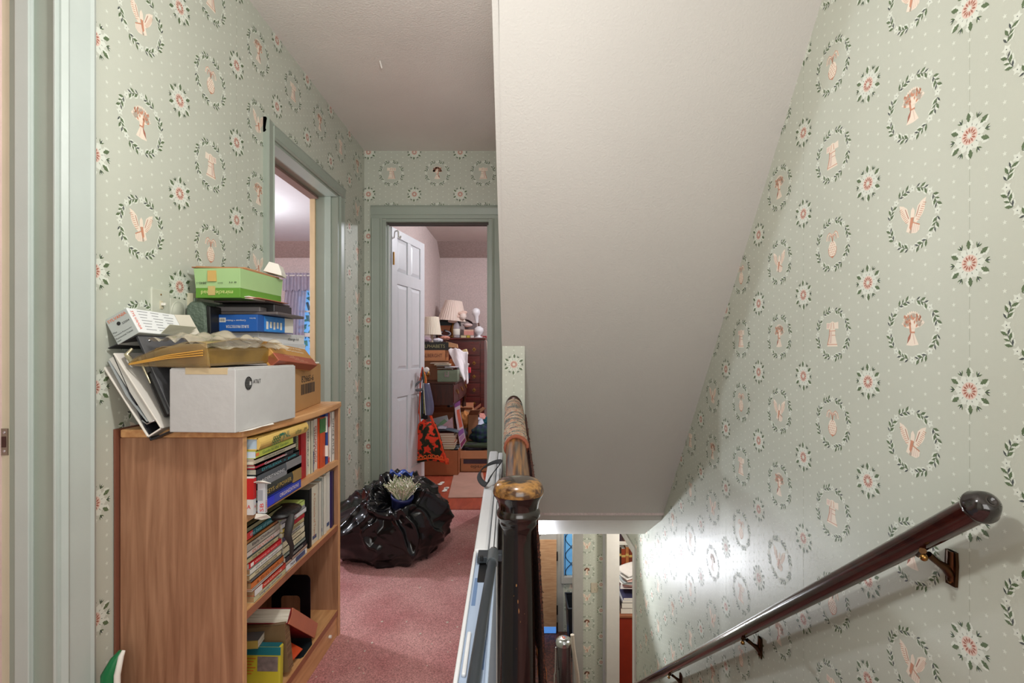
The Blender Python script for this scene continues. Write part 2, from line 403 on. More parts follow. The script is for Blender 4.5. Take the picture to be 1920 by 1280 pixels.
# end wall
DX0, DX1, DZ = -.936, -.208, .889
mb = MB()
for x0, x1, z0, z1 in ((-1.19, DX0, FZ, CZ), (DX0, DX1, DZ, CZ), (DX1, -.0, FZ, CZ)): mb.box((x0, EY, z0), (x1, EY+.12, z1), M_WP)
paper(mb, [[(-1.07, FZ), (DX0, FZ), (DX0, CZ), (-1.07, CZ)], [(DX0, DZ), (DX1, DZ), (DX1, CZ), (DX0, CZ)], [(DX1, FZ), (-.09, FZ), (-.09, CZ), (DX1, CZ)]],
      lambda u, v: Vector((u, EY, v)), (0, -1, 0), -.729, v0=1.064, kinds=(('wheat', 'wheat'), ('bell', 'bell')))
struct(mb, 'wall_end', recalc=False)
# right wall, runs down the stairwell
mb = MB()
RE = 4.24
mb.prism([(RWX(-1.6), -1.6, LZ), (RWX(RE), RE, LZ), (RWX(RE), RE, CZ), (RWX(-1.6), -1.6, CZ)], (.12, 0, 0), M_WP)
mb.prism([(RWX(RE), RE, -1.73), (RWX(5.42), 5.42, -1.73), (RWX(5.42), 5.42, -1.2), (RWX(RE), RE, -1.2)], (.12, 0, 0), M_WP)
mb.prism([(RWX(5.45), 5.45, LZ), (RWX(5.54), 5.54, LZ), (RWX(5.54), 5.54, -1.2), (RWX(5.45), 5.45, -1.2)], (.12, 0, 0), M_WP)
paper(mb, [[(.75, -3.3), (RE, -3.3), (RE, CZ), (.75, CZ)]], lambda u, v: Vector((RWX(u), u, v)), (-1, 0, 0), 1.124+.0, v0=.482, D=.322, par=0)
struct(mb, 'wall_right', recalc=False)
# back of the landing
struct(MB().box((-1.2, -1.72, FZ), (1.2, -1.6, CZ), M_WP), 'wall_back')
# ceiling
mb = MB().box((-1.2, -1.72, CZ), (1.2, EY+.12, CZ+.1), M_CEIL)
o = struct(mb, 'ceiling')
mb = MB().tube([PX(712, 112, 936*CZ/544+.0)+Vector((0, 0, -.004)), PX(716, 116, 2.36)+Vector((0, 0, -.03))], .004, M_CEIL, 8)
tag(mb.build('ceiling_hook'), 'small pale plaster-coloured hook in the hall ceiling', 'hook')
# sloped ceiling over the stairs, and its lower bevel
def slz(y): return 1.164-1.301*(y-1.661)
y0 = 1.511
mb = MB()
P = [(-.070, y0), (1.03, y0)]
a = [Vector((-.072, y0, CZ)), Vector((1.03, y0, CZ)), Vector((1.0, 3.463, -1.181)), Vector((-.10, 3.463, -1.181))]
a[0].z = a[1].z = slz(y0)
up = Vector((0, .03, .03))
mb.add(a+[p+up for p in a], [(0, 1, 2, 3), (7, 6, 5, 4), (0, 4, 5, 1), (1, 5, 6, 2), (2, 6, 7, 3), (3, 7, 4, 0)], M_SLOPE)
b = [Vector((-.10, 3.463, -1.181)), Vector((1.0, 3.463, -1.181)), Vector((1.0, 3.91, -1.44)), Vector((-.10, 3.91, -1.44))]
mb.add(b+[p+up for p in b], [(0, 1, 2, 3), (7, 6, 5, 4), (0, 4, 5, 1), (1, 5, 6, 2), (2, 6, 7, 3), (3, 7, 4, 0)], M_WHITEP)
struct(mb, 'ceiling.001')
# partition between hall and stair, with its papered end
WY = 2.54
mb = MB()
mb.prism([(-.096, WY, LZ), (-.096, 5.5, LZ), (-.096, 5.5, -1.5), (-.096, 3.9, -1.42), (-.096, 3.47, -1.16), (-.096, WY, slz(WY))], (.115, 0, 0), M_WP)
mb.prism([(-.098, y0+.02, CZ), (-.098, WY, slz(WY)), (-.098, 3.42, slz(WY)-.9), (-.098, EY, CZ)], (.022, 0, 0), M_SLOPE)
paper(mb, [[(-.096, FZ), (.019, FZ), (.019, slz(WY)), (-.096, slz(WY))]], lambda u, v: Vector((u, WY, v)), (0, -1, 0), (963.5-977)/936*WY, v0=-(683-656)/936*WY, D=.3133)
struct(mb, 'wall_stair', recalc=False)
# hall floor (carpet) with its bare edge, stairwell side wall
def carpet_mat():
    m = bpy.data.materials.new('surface'); m.use_nodes = True; nt = m.node_tree; b = nt.nodes['Principled BSDF']; b.inputs['Roughness'].default_value = .95
    b.inputs['Specular IOR Level'].default_value = .1
    tc = nt.nodes.new('ShaderNodeTexCoord')
    def nz(sc, det=6):
        n = nt.nodes.new('ShaderNodeTexNoise'); n.inputs['Scale'].default_value = sc; n.inputs['Detail'].default_value = det; nt.links.new(tc.outputs['Object'], n.inputs['Vector']); return n
    def rp(a, ca, b_, cb, src):
        r = nt.nodes.new('ShaderNodeValToRGB'); r.color_ramp.elements[0].position = a; r.color_ramp.elements[1].position = b_
        r.color_ramp.elements[0].color = lin(ca); r.color_ramp.elements[1].color = lin(cb); nt.links.new(src, r.inputs[0]); return r
    n1 = nz(3.2); r1 = rp(.35, (206, 136, 134), .68, (240, 182, 176), n1.outputs['Fac'])
    n2 = nz(220, 3); r2 = rp(.3, (140, 140, 140), .7, (255, 255, 255), n2.outputs['Fac'])
    mu = nt.nodes.new('ShaderNodeMix'); mu.data_type = 'RGBA'; mu.blend_type = 'MULTIPLY'; mu.inputs[0].default_value = .8
    nt.links.new(r1.outputs[0], mu.inputs[6]); nt.links.new(r2.outputs[0], mu.inputs[7])
    vo = nt.nodes.new('ShaderNodeTexVoronoi'); vo.inputs['Scale'].default_value = 34; nt.links.new(tc.outputs['Object'], vo.inputs['Vector'])
    lt = nt.nodes.new('ShaderNodeMath'); lt.operation = 'LESS_THAN'; lt.inputs[1].default_value = .10; nt.links.new(vo.outputs['Distance'], lt.inputs[0])
    n3 = nz(5, 2); gt = nt.nodes.new('ShaderNodeMath'); gt.operation = 'GREATER_THAN'; gt.inputs[1].default_value = .53; nt.links.new(n3.outputs['Fac'], gt.inputs[0])
    ml = nt.nodes.new('ShaderNodeMath'); ml.operation = 'MULTIPLY'; nt.links.new(lt.outputs[0], ml.inputs[0]); nt.links.new(gt.outputs[0], ml.inputs[1])
    m2 = nt.nodes.new('ShaderNodeMix'); m2.data_type = 'RGBA'; m2.inputs[7].default_value = lin((214, 196, 180))
    nt.links.new(ml.outputs[0], m2.inputs[0]); nt.links.new(mu.outputs[2], m2.inputs[6]); nt.links.new(m2.outputs[2], b.inputs['Base Color'])
    bp = nt.nodes.new('ShaderNodeBump'); bp.inputs['Strength'].default_value = .7; bp.inputs['Distance'].default_value = .006
    nt.links.new(n2.outputs['Fac'], bp.inputs['Height']); nt.links.new(bp.outputs[0], b.inputs['Normal'])
    return m
M_CARPET = carpet_mat()
mb = MB().box((-1.2, -1.7, FZ-.2), (.02, 3.58, FZ), M_CARPET).box((.02, -1.7, FZ-.2), (1.1, .95, FZ), M_CARPET)
struct(mb, 'floor')
mb = MB().box((.005, .95, LZ), (.02, WY, FZ-.2), M_WHITEP)
struct(mb, 'wall_stairwell')
# stairs
mb = MB(); n = 12; run = 3.3/n; rise = (FZ-LZ)/(n+1)
pts = [(.021, .95, FZ-rise)]
for i in range(n):
    y = .95+i*run; z = FZ-rise*(i+1)
    pts += [(.021, y+run, z), (.021, y+run, z-rise)] if i < n-1 else [(.021, y+run, z), (.021, y+run, LZ)]
pts += [(.021, .95, LZ)]
mb.prism(pts, (.93, 0, 0), M_CARPET)
struct(mb, 'stairs')

# ------------------------------------------------------------------ door trims (sage)
def casing(mb, o, u, out, w_, length_vec, m):
    """profiled flat casing: o start, u across width (toward opening), out away from wall, length_vec"""
    o = Vector(o); u = Vector(u); out = Vector(out)
    pr = [(0, 0), (0, .016), (.012*w_/.09, .022), (.02*w_/.09, .019), (.07*w_/.09, .014), (.078*w_/.09, .018), (w_, .012), (w_, 0)]
    mb.prism([o+u*a+out*b for a, b in pr], length_vec, m)
# near left door: casing on the wall, jamb faces us
mb = MB()
casing(mb, (LWX(1.215), 1.215, FZ), (0, -1, 0), (1, 0, 0), .088, (0, 0, CZ-FZ-.25), M_SAGE2)
casing(mb, (LWX(.13), .13, FZ), (0, 1, 0), (1, 0, 0), .088, (0, 0, CZ-FZ-.25), M_SAGE2)
struct(mb, 'trim_1')
mb = MB(); y = A1
mb.box((LWX(y)-.0, y-.012, FZ), (LWX(y)+.006, y+.002, CZ-.3), M_SAGE2)
mb.box((LWX(y)-.125, y-.003, FZ), (LWX(y), y+.003, CZ-.3), M_SAGE)
mb.tube([(LWX(y)-.058, y-.006, FZ), (LWX(y)-.058, y-.006, CZ-.3)], .0085, M_SAGE2, 10)
mb.box((LWX(y)-.082, y-.016, FZ), (LWX(y)-.050, y-.002, CZ-.3), M_SAGE2)
mb.box((LWX(y)-.20, y-.004, FZ), (LWX(y)-.105, y+.004, CZ-.3), M_CREAM)
mb.box((LWX(y)-.12, A0, .93), (LWX(y), A1, .95), M_SAGE)
struct(mb, 'trim_2', bevel=.002)
mb = MB(); c = PX(7, 828, y-.004)
mb.box((c.x-.02, y-.006, c.z-.03), (c.x+.011, y-.0035, c.z+.03), mat((150, 140, 125), .35, .8))
mb.box((c.x-.002, y-.007, c.z-.012), (c.x+.007, y-.0045, c.z+.012), mat((60, 30, 22), .6))
for s in (-1, 1): mb.ball((c.x+.003, y-.006, c.z+s*.021), .0035, M_CHROME, 8, (1, .4, 1))
o = mb.build('strike_plate'); tag(o, 'small worn metal strike plate screwed to the near left door jamb', 'strike plate')
struct(MB().box((-1.75, -.2, FZ), (-1.7, 1.5, CZ), M_CREAM).box((-1.75, 1.45, FZ), (-1.17, 1.5, CZ), M_CREAM).box((-1.75, -.25, FZ), (-1.17, -.2, CZ), M_CREAM)
       .box((-1.75, -.25, CZ-.1), (-1.17, 1.5, CZ), M_CREAM).box((-1.75, -.25, FZ-.02), (-1.2, 1.5, FZ), M_CARPET), 'wall_closet')
# second left door
mb = MB()
casing(mb, (LWX(2.047), 2.047, FZ), (0, 1, 0), (1, 0, 0), .071, (0, 0, .957-FZ), M_SAGE)
casing(mb, (LWX(2.975), 2.975, FZ), (0, -1, 0), (1, 0, 0), .071, (0, 0, .957-FZ), M_SAGE)
casing(mb, (LWX(2.5), 2.047, .957), (0, 0, -1), (1, 0, 0), .062, (0, .928, 0), M_SAGE)
struct(mb, 'trim_3')
mb = MB()
for (a_, b_) in ((B0-.002, B0+.016), (B1-.016, B1+.002)):
    mb.box((-1.20, a_, FZ), (-1.058, b_, HZ-.0163), M_SAGE)
mb.box((-1.13, B1-.028, FZ), (-1.095, B1-.0162, HZ-.017), M_SAGE)
mb.box((-1.199, B0-.002, HZ-.016), (-1.0585, B1+.002, HZ+.002), M_SAGE)
mb.box((-1.215, B1-.03, FZ), (-1.185, B1-.012, HZ-.02), mat((196, 170, 132), .5))
mb.box((-1.215, B0+.017, HZ-.032), (-1.165, B1-.0305, HZ-.0165), mat((120, 96, 86), .6))
struct(mb, 'trim_4', bevel=.001)
# end door
mb = MB()
casing(mb, (DX0-.088, EY, FZ), (1, 0, 0), (0, -1, 0), .078, (0, 0, DZ+.0055-FZ), M_SAGE)
casing(mb, (DX1+.088, EY, FZ), (-1, 0, 0), (0, -1, 0), .078, (0, 0, DZ+.0055-FZ), M_SAGE)
pr = [(0, 0), (0, .016), (.012, .022), (.02, .019), (.062, .014), (.068, .018), (.089, .012), (.089, 0)]
mb.prism([(DX0-.088, EY-b_-.001, DZ+.095-a_) for a_, b_ in pr], (DX1-DX0+.176, 0, 0), M_SAGE)
struct(mb, 'trim_5')
mb = MB()
mb.box((DX0-.012, EY-.004, FZ), (DX0+.014, EY+.125, DZ), M_SAGE).box((DX1-.014, EY-.004, FZ), (DX1+.012, EY+.125, DZ), M_SAGE)
mb.box((DX0+.0142, EY-.0035, DZ-.014), (DX1-.0142, EY+.124, DZ+.012), M_SAGE)
mb.box((DX0+.0142, EY+.03, FZ), (DX0+.026, EY+.07, DZ-.0285), M_SAGE2).box((DX1-.026, EY+.03, FZ), (DX1-.0142, EY+.07, DZ-.0285), M_SAGE)
mb.box((DX0+.0145, EY+.031, DZ-.028), (DX1-.0145, EY+.069, DZ-.0142), mat((74, 64, 60), .6))
struct(mb, 'trim_6', bevel=.001)

# ------------------------------------------------------------------ end bedroom shell
YB = 6.46
M_REDFL = ramp_mat((150, 62, 44), (186, 90, 66), (8, 1.2, 8), 3, .32, lo=.3, hi=.7)
struct(MB().box((-1.2, 3.58, FZ-.2), (-.1, YB+.1, FZ-.004), M_REDFL).box((-.1, 3.60, FZ-.04), (2.2, YB+.1, FZ-.004), M_REDFL).box((DX0, 3.53, FZ-.1), (DX1, 3.60, FZ+.006), M_REDFL), 'floor.001')
struct(MB().box((-1.17, EY+.12, FZ), (-1.05, YB, CZ), M_PINKW), 'wall_bedroom_left')
struct(MB().box((-4.6, YB, FZ), (-2.95, YB+.12, 1.5), M_PINKW).box((-2.95, YB, FZ), (-2.0, YB+.12, -.4), M_PINKW)
       .box((-2.95, YB, .84), (-2.0, YB+.12, 1.5), M_PINKW).box((-2.0, YB, FZ), (2.3, YB+.12, 1.5), M_PINKW), 'wall_bedroom_far')
struct(MB().box((-.0, EY, FZ), (2.2, EY+.12, CZ), M_PINKW).box((2.2, EY, FZ), (2.3, YB, CZ), M_PINKW), 'wall_bedroom_right')
mb = MB().box((-1.17, EY+.1, CZ), (2.3, 6.24, CZ+.08), M_PINKC)
mb.prism([(-4.6, 6.24, CZ), (-4.6, YB+.02, 1.176), (-4.6, YB+.02, 1.5), (-4.6, 6.24, CZ+.08)], (6.9, 0, 0), M_BROWNW)
mb.box((-4.6, .9, CZ), (-1.17, 6.24, CZ+.08), mat((206, 208, 210), .7, var=.02))
struct(mb, 'ceiling.002')
# left bedroom shell
M_PINKL = mat((206, 180, 176), .8, var=.08, scale=14)
struct(MB().box((-4.7, .9, FZ), (-4.6, YB, CZ), M_PINKL).box((-4.6, .85, FZ), (-1.2, .95, CZ), M_PINKL).box((-1.19, .95, FZ), (-1.171, B0, CZ), M_PINKL)
       .box((-1.19, B1, FZ), (-1.171, YB, CZ), M_PINKL).box((-1.19, B0, HZ), (-1.171, B1, CZ), M_PINKL), 'wall_left_bedroom')
struct(MB().box((-4.6, .9, FZ-.2), (-1.2, YB, FZ-.003), M_REDFL), 'floor.002')

# window of the left bedroom with curtain and foliage outside
def win():
    mb = MB(); x0, x1, z0, z1 = -2.95, -2.0, -.4, .84
    for a_, b_, c_, d_ in ((x0, x0+.05, z0, z1), (x1-.05, x1, z0, z1), (x0, x1, z0, z0+.06), (x0, x1, z1-.05, z1), (x0, x1, .17, .22)):
        mb.box((a_, YB-.02, c_), (b_, YB+.05, d_), M_WHITEP)
    for k in (1, 2): mb.box((x0+k*.317-.012, YB, z0), (x0+k*.317+.012, YB+.03, z1), M_WHITEP)
    for zz in (-.12, .5): mb.box((x0, YB, zz-.01), (x1, YB+.03, zz+.01), M_WHITEP)
    for a_, b_, c_, d_ in ((x0-.08, x0, z0-.08, z1+.09), (x1, x1+.08, z0-.08, z1+.09), (x0-.08, x1+.08, z1, z1+.09)):
        mb.box((a_, YB-.025, c_), (b_, YB, d_), mat((205, 180, 172), .5))
    return struct(mb, 'window_1', bevel=.002)
wn = win()
MB().box((-2.9, YB+.06, -.34), (-2.05, YB+.064, .79), mat((200, 225, 240), .05, alpha=.12)).build('pane', wn)
M_LACE = mat((176, 170, 188), .8, var=.08, scale=30, alpha=.78)
ct = thing('curtain', 'sheer lilac grey curtain with gathered valance at the bedroom window', 'curtain', (-2.75, YB-.1, -.4))
def val(u, v): return Vector((-3.04+.37*u, YB-.09+.018*math.sin(u*52)+.01*math.sin(u*23), .985-.225*v-.012*math.sin(u*30)*v))
MB().grid(val, 90, 4, M_LACE).build('valance', ct, recalc=False)
MB().grid(lambda u, v: Vector((-3.02+.27*u-.04*math.sin(v*3), YB-.06+.02*math.sin(u*40), .80-1.25*v)), 70, 8, M_LACE).build('panel', ct, recalc=False)
MB().tube([(-3.1, YB-.09, .95), (-1.9, YB-.09, .95)], .01, M_WHITEP).build('rod', ct)
rr = random.Random(5)
mb = MB(); MG = [mat(c, .6, var=.2) for c in ((96, 170, 120), (60, 140, 110), (150, 205, 140), (70, 130, 150))]
for k in range(1500):
    x = rr.uniform(-4.4, -1.8); z = rr.uniform(-1, 1.3); y = 8.2+rr.uniform(-.4, .5)
    if noise.noise((x*2.2, z*2.2, 4)) < -.02: continue
    a_ = rr.uniform(0, 6.3); l = rr.uniform(.05, .12)
    mb.poly([(x, y, z), (x+l*math.cos(a_), y+rr.uniform(-.05, .05), z+l*math.sin(a_)), (x+l*1.2*math.cos(a_+.5), y, z+l*1.2*math.sin(a_+.5)), (x+l*.5*math.cos(a_+1), y, z+l*.5*math.sin(a_+1))], rr.choice(MG))
tr = thing('tree', 'green leafy tree outside the left bedroom window', 'tree', (-3, 8.3, -4))
mb.build('foliage', tr, recalc=False)
MB().tube([(-3, 8.3, -4), (-3.05, 8.3, -1), (-2.85, 8.35, .3), (-2.7, 8.3, 1.2)], [.14, .1, .06, .02], mat((90, 80, 70), .8)).tube([(-3.05, 8.3, -.8), (-3.6, 8.4, .8)], [.06, .02], mat((90, 80, 70), .8)).build('trunk', tr)

# six panel bedroom door, opened inward
dr = thing('door_1', 'x', 'x', (DX0+.02, 3.56, FZ)); del dr['label']; del dr['category']; dr['kind'] = 'structure'
pa = PX(735, 413, 3.56); pb = PX(796, 456, 4.15); dvec = Vector((pb.x-pa.x, 4.15-3.56, 0)); dw = dvec.length
DM = frame((pa.x, 3.56, FZ+.012), dvec, (0, 0, 1))    # x along door, y up, z = outward normal (toward +x / camera side)
if DM.col[2].x < 0: pass
M_DOOR = mat((206, 209, 214), .35, var=.02)
H = .88-FZ-.012; mb = MB()
st = .085; mid = dw/2
sgn = 1
cols = [(st, mid-.03), (mid+.03, dw-st)]; rows = [(.20, .77), (.97, 1.60), (1.69, H-.06)]
mb.box((0, 0, -.03), (dw, H, -.010), M_DOOR, DM)
for zf in (0,):
    mb.box((0, 0, -.012), (st, H, 0), M_DOOR, DM); mb.box((dw-st, 0, -.012), (dw, H, 0), M_DOOR, DM); pass
    for a_, b_ in ((0, .20), (.77, .97), (1.60, 1.69), (H-.06, H)): mb.box((st, a_, -.012), (dw-st, b_, 0), M_DOOR, DM)
    for a_, b_ in rows: mb.box((mid-.03, a_, -.012), (mid+.03, b_, 0), M_DOOR, DM)
    for c0, c1 in cols:
        for r0, r1 in rows:
            mb.add([(c0, r0, -.010), (c1, r0, -.010), (c1, r1, -.010), (c0, r1, -.010), (c0+.03, r0+.03, -.002), (c1-.03, r0+.03, -.002), (c1-.03, r1-.03, -.002), (c0+.03, r1-.03, -.002)],
                   [(0, 1, 5, 4), (1, 2, 6, 5), (2, 3, 7, 6), (3, 0, 4, 7), (4, 5, 6, 7)], M_DOOR, False, DM)
mb.build('leaf', dr, bevel=.0015)
for zz in (1.78, .18):
    MB().tube([(DX0+.03, 3.55, FZ+zz-.045), (DX0+.03, 3.55, FZ+zz+.045)], .007, M_BRASS).box((DX0+.03, 3.553, FZ+zz-.045), (pa.x+.008, 3.556, FZ+zz+.045), mat((196, 200, 186), .4, .3)).build('hinge', dr)
hm = MB(); q = DM @ Vector((.075, 1.955, .004))
hm.tube([q+Vector((0, 0, .03)), q+Vector((.012, -.012, .02)), q+Vector((.014, -.016, -.02)), q+Vector((.03, -.03, -.03)), q+Vector((.034, -.03, -.015))], .006, M_WHITEP, 8).build('hook', dr)
hm = MB(); q = DM @ Vector((dw-.06, .92, 0)); KN = q.copy()
hm.lathe([(0, 0), (.028, 0), (.028, .004), (.012, .008), (.010, .03), (.022, .036), (.028, .05), (.02, .062), (0, .065)], M_BRASS, DM @ T(dw-.05, .92, 0), 20).build('door_knob', dr)

# ------------------------------------------------------------------ downstairs
M_GREYW = mat((168, 166, 160), .5, var=.04)
struct(MB().box((-1, 3.0, LZ-.1), (3.2, 7.2, LZ), ramp_mat((60, 40, 36), (100, 60, 52), (6, 6, 6), 5, .5, lo=.45, hi=.55)), 'floor.003')
struct(MB().box((-1, 3.93, -1.44), (3.2, 7.2, -1.36), M_WHITEP), 'ceiling.003')
FYW = 5.54; s5 = 936/FYW
X1 = (1077-977)/s5; X2 = (1093-977)/s5
mb = MB().box((X1, FYW, LZ), (.96, FYW+.1, -1.44), M_WP).box((-.1, FYW, LZ), (-.0, FYW+.1, -1.44), M_WP)
paper(mb, [[(X2, LZ), ((1130-977)/s5, LZ), ((1130-977)/s5, -1.44), (X2, -1.44)]], lambda u, v: Vector((u, FYW, v)), (0, -1, 0), (1127-977)/s5, v0=-(1047-656)/s5, D=.3133, kinds=(('wheat', 'bell'), ('eagle', 'wheat')))
struct(mb, 'wall_lower', recalc=False)
mb = MB().box((X1-.012, FYW-.02, LZ), (X2, FYW+.12, -1.44), M_GREYW).box((-.02, FYW-.02, -1.62), (X2, FYW+.12, -1.5), M_GREYW)
mb.box(((1130-977)/s5, FYW-.03, LZ), (.96, FYW, -1.44), mat((205, 205, 205), .5))
struct(mb, 'trim_7', bevel=.003)
# trims around the opening in the right wall downstairs
mb = MB()
mb.prism([(RWX(4.2)-.015, 4.18, LZ), (RWX(4.24)-.015, 4.25, LZ), (RWX(4.24)-.015, 4.25, -1.73), (RWX(4.2)-.015, 4.18, -1.66)], (.14, 0, 0), M_WHITEP)
mb.prism([(RWX(4.2)-.015, 4.18, -1.66), (RWX(4.24)-.015, 4.25, -1.73), (RWX(5.4)-.015, 5.45, -1.73), (RWX(5.4)-.015, 5.45, -1.66)], (.14, 0, 0), M_WHITEP)
mb.box((RWX(5.4)-.015, 5.42, LZ), (RWX(5.4)+.125, 5.53, -1.73), M_WHITEP)
struct(mb, 'trim_8', bevel=.002)
struct(MB().box((1.12, 3.9, LZ), (3.0, 3.95, -1.44), M_CREAM).box((3.0, 3.9, LZ), (3.05, 7.2, -1.44), M_CREAM).box((1.07, 7.1, LZ), (3.0, 7.2, -1.44), M_CREAM), 'wall_study')
# bookcase downstairs seen through the opening
bk = thing('built_in_bookcase', 'red brown bookcase with white shelves seen through the downstairs opening', 'bookcase', (1.3, 6.1, LZ))
s6 = 936/5.9
M_REDC = mat((140, 44, 26), .4, var=.1, scale=12)
MB().box((1.06, 5.92, LZ), (1.9, 6.2, -2.72), M_REDC).box((1.06, 6.17, -2.72), (1.9, 6.2, -1.5), mat((110, 36, 26), .5)).build('body', bk, bevel=.003)
for zz in (-2.30, -1.98): MB().box((1.06, 5.93, zz-.015), (1.9, 6.17, zz+.01), M_WHITEP).build('shelf', bk)
def sbook(x0, x1, y0, y1, z0, z1, c, label, grp):
    t = thing('book', label, 'book', ((x0+x1)/2, y0, z0), grp)
    MB().box((x0, y0, z0), (x1, y1, z1), mat(c, .5, var=.1)).build('cover', t, bevel=.002)
    MB().box((x0+.003, y0+.004, z1-.002), (x1-.003, y1, z1+.0015), M_PAPER).build('pages', t)
    MB().box((x0-.0003, y0-.0006, z0+(z1-z0)*.7), (x1+.0003, y0+.001, z0+(z1-z0)*.78), mat((200, 170, 100), .4)).build('band', t)
for k, (a_, b_, c, nm) in enumerate(((1.155, 1.185, (70, 50, 80), 'purple'), (1.187, 1.21, (50, 30, 40), 'dark plum'), (1.212, 1.238, (60, 35, 30), 'dark brown'), (1.24, 1.275, (190, 80, 50), 'rust orange'), (1.277, 1.30, (210, 190, 150), 'cream'), (1.302, 1.33, (170, 60, 40), 'brick red'))):
    sbook(a_, b_, 5.98, 6.15, -2.288, -2.06-.02*(k % 2), c, nm+' upright book on the upper white shelf downstairs', 'books on the upper shelf downstairs')
for k, (a_, b_, c, nm) in enumerate(((1.155, 1.20, (60, 45, 35), 'dark brown'), (1.203, 1.25, (150, 60, 30), 'russet'), (1.253, 1.29, (176, 110, 60), 'tan leather'), (1.293, 1.33, (120, 50, 30), 'reddish'))):
    sbook(a_, b_, 5.98, 6.15, -2.717, -2.36-.02*(k % 2), c, nm+' tall book in the lower bay of the downstairs bookcase', 'books in the lower bay downstairs')
tb = thing('cupboard', 'red wooden cupboard below the paper pile seen through the downstairs opening', 'cupboard', (1.25, 5.5, LZ))
MB().box((1.08, 5.50, LZ), (1.55, 5.9, -2.94), M_REDC).build('body', tb, bevel=.003)
MB().box((1.075, 5.48, -2.94), (1.57, 5.9, -2.915), M_EDGE).build('top', tb, bevel=.003)
zz = -2.915
for k, (hh, c, nm) in enumerate(((.06, (110, 90, 80), 'brown hardback book at the bottom of the downstairs pile'), (.06, (50, 42, 40), 'black thick book second from the bottom of the downstairs pile'), (.03, (200, 200, 210), 'pale thin book in the middle of the downstairs pile'), (.025, (60, 60, 90), 'navy thin book under the loose papers downstairs'))):
    t = thing('book', nm, 'book', (1.28, 5.3, zz), 'books piled on the red cupboard downstairs')
    MB().box((1.10+.01*k, 5.52, zz), (1.42, 5.8, zz+hh), mat(c, .5)).build('cover', t, bevel=.003)
    MB().box((1.104+.01*k, 5.517, zz+.004), (1.416, 5.6, zz+hh-.004), M_PAPER).build('pages', t); zz += hh+.0005
for k in range(7):
    c = ((225, 220, 215), (230, 170, 165), (235, 232, 228), (190, 200, 205), (228, 190, 180), (236, 234, 230), (214, 210, 206))[k]
    nm = ('white', 'salmon pink', 'white curled', 'blue grey', 'light pink', 'bright white', 'topmost off white')[k]
    M_ = T(1.27+.02*math.sin(k*2), 5.62, zz+.05+.035*k) @ R(-12+7*k, 'Z') @ R(-18+3*k, 'X')
    tag(MB().grid(lambda u, v: Vector((-.15+.30*u, -.1+.22*v, .012*math.sin(u*3+k)+.02*v*v)), 8, 8, mat(c, .7), M_).build('paper_sheet', solid=.004), nm+' loose paper lying on the downstairs pile', 'papers', 'loose papers on the downstairs pile')
# vestibule: door with brown panel, leaded window, bin, cylinder
VY = 6.67; s7 = 936/VY
def vx(px): return (px-977)/s7
def vz(py): return -(py-656)/s7
mb = MB().box((-.8, VY, LZ), (vx(1052), VY+.1, -1.44), M_GREYW).box((vx(1056), VY, LZ), (3, VY+.1, vz(1090)), M_WP).box((vx(1052), VY, LZ), (vx(1056), VY+.1, -1.44), M_GREYW)
paper(mb, [[(vx(1056), LZ), (vx(1083), LZ), (vx(1083), vz(1095)), (vx(1056), vz(1095))]], lambda u, v: Vector((u, VY, v)), (0, -1, 0), vx(1070)+.157, v0=vz(1098)-.143)
mb.box((-.9, FYW, LZ), (-.8, VY, -1.44), M_GREYW).box((1.9, 6.25, LZ), (2.0, VY, -1.44), M_CREAM)
struct(mb, 'wall_vestibule', recalc=False)
d2 = thing('door_2', 'x', 'x', (vx(1020), VY-.03, LZ)); del d2['label']; del d2['category']; d2['kind'] = 'structure'
mb = MB().box((-.45, VY-.04, LZ+.02), (vx(1044), VY-.005, LZ+2.0), M_GREYW)
mb.build('leaf', d2, bevel=.003)
MB().box((-.4, VY-.048, vz(1176)), (vx(1043), VY-.04, vz(1009)), ramp_mat((186, 140, 100), (206, 164, 124), (2, 2, 20), 3, .6)).build('panel', d2, bevel=.002)
for py in (1040, 1140, 1172): MB().box((vx(1043), VY-.05, vz(py)-.06), (vx(1045.5), VY-.035, vz(py)+.06), M_BLACK).build('hinge', d2)
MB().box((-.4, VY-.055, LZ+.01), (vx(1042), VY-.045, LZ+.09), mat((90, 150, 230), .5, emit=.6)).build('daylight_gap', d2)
w2 = MB()
for a_, b_, c_, d_ in ((1052, 1057, 985, 1086), (1085, 1090, 985, 1086), (1052, 1090, 1080, 1092)): w2.box((vx(a_), VY-.03-(.002 if d_ == 1092 else 0), vz(d_)-(0 if d_ == 1092 else -.001)), (vx(b_)+(.001 if d_ == 1092 else 0), VY+.06, vz(c_)), M_GREYW)
w2 = struct(w2, 'window_2', bevel=.002)
MB().box((vx(1057), VY+.03, vz(1082)), (vx(1086), VY+.034, vz(985)), mat((120, 190, 235), .3, var=.15, scale=8, alpha=.5)).build('pane', w2)
mb = MB()
for k in range(3):
    zc = vz(1010+k*32)
    for s in (-1, 1): mb.tube([(vx(1071)+s*.075*math.sin(math.pi*t/10), VY+.02, zc-.11+.22*t/10) for t in range(11)], .005, mat((50, 60, 70), .4, .5), 6)
for px in (1060, 1083): mb.tube([(vx(px), VY+.02, vz(1082)), (vx(px), VY+.02, vz(985))], .004, mat((50, 60, 70), .4, .5), 6)
mb.build('lead', w2)
tag(MB().box((vx(1108)*.83, FYW-.008, -(1101-656)/s5-.055), ((1120-977)/s5, FYW-.001, -(1101-656)/s5+.055), mat((190, 180, 160), .4)).box((.82, FYW-.016, -2.665), (.832, FYW-.008, -2.635), M_CREAM).box((.845, FYW-.016, -2.665), (.852, FYW-.008, -2.635), M_CREAM).build('switch_plate', bevel=.002), 'beige double light switch plate on the papered wall downstairs', 'light switch')
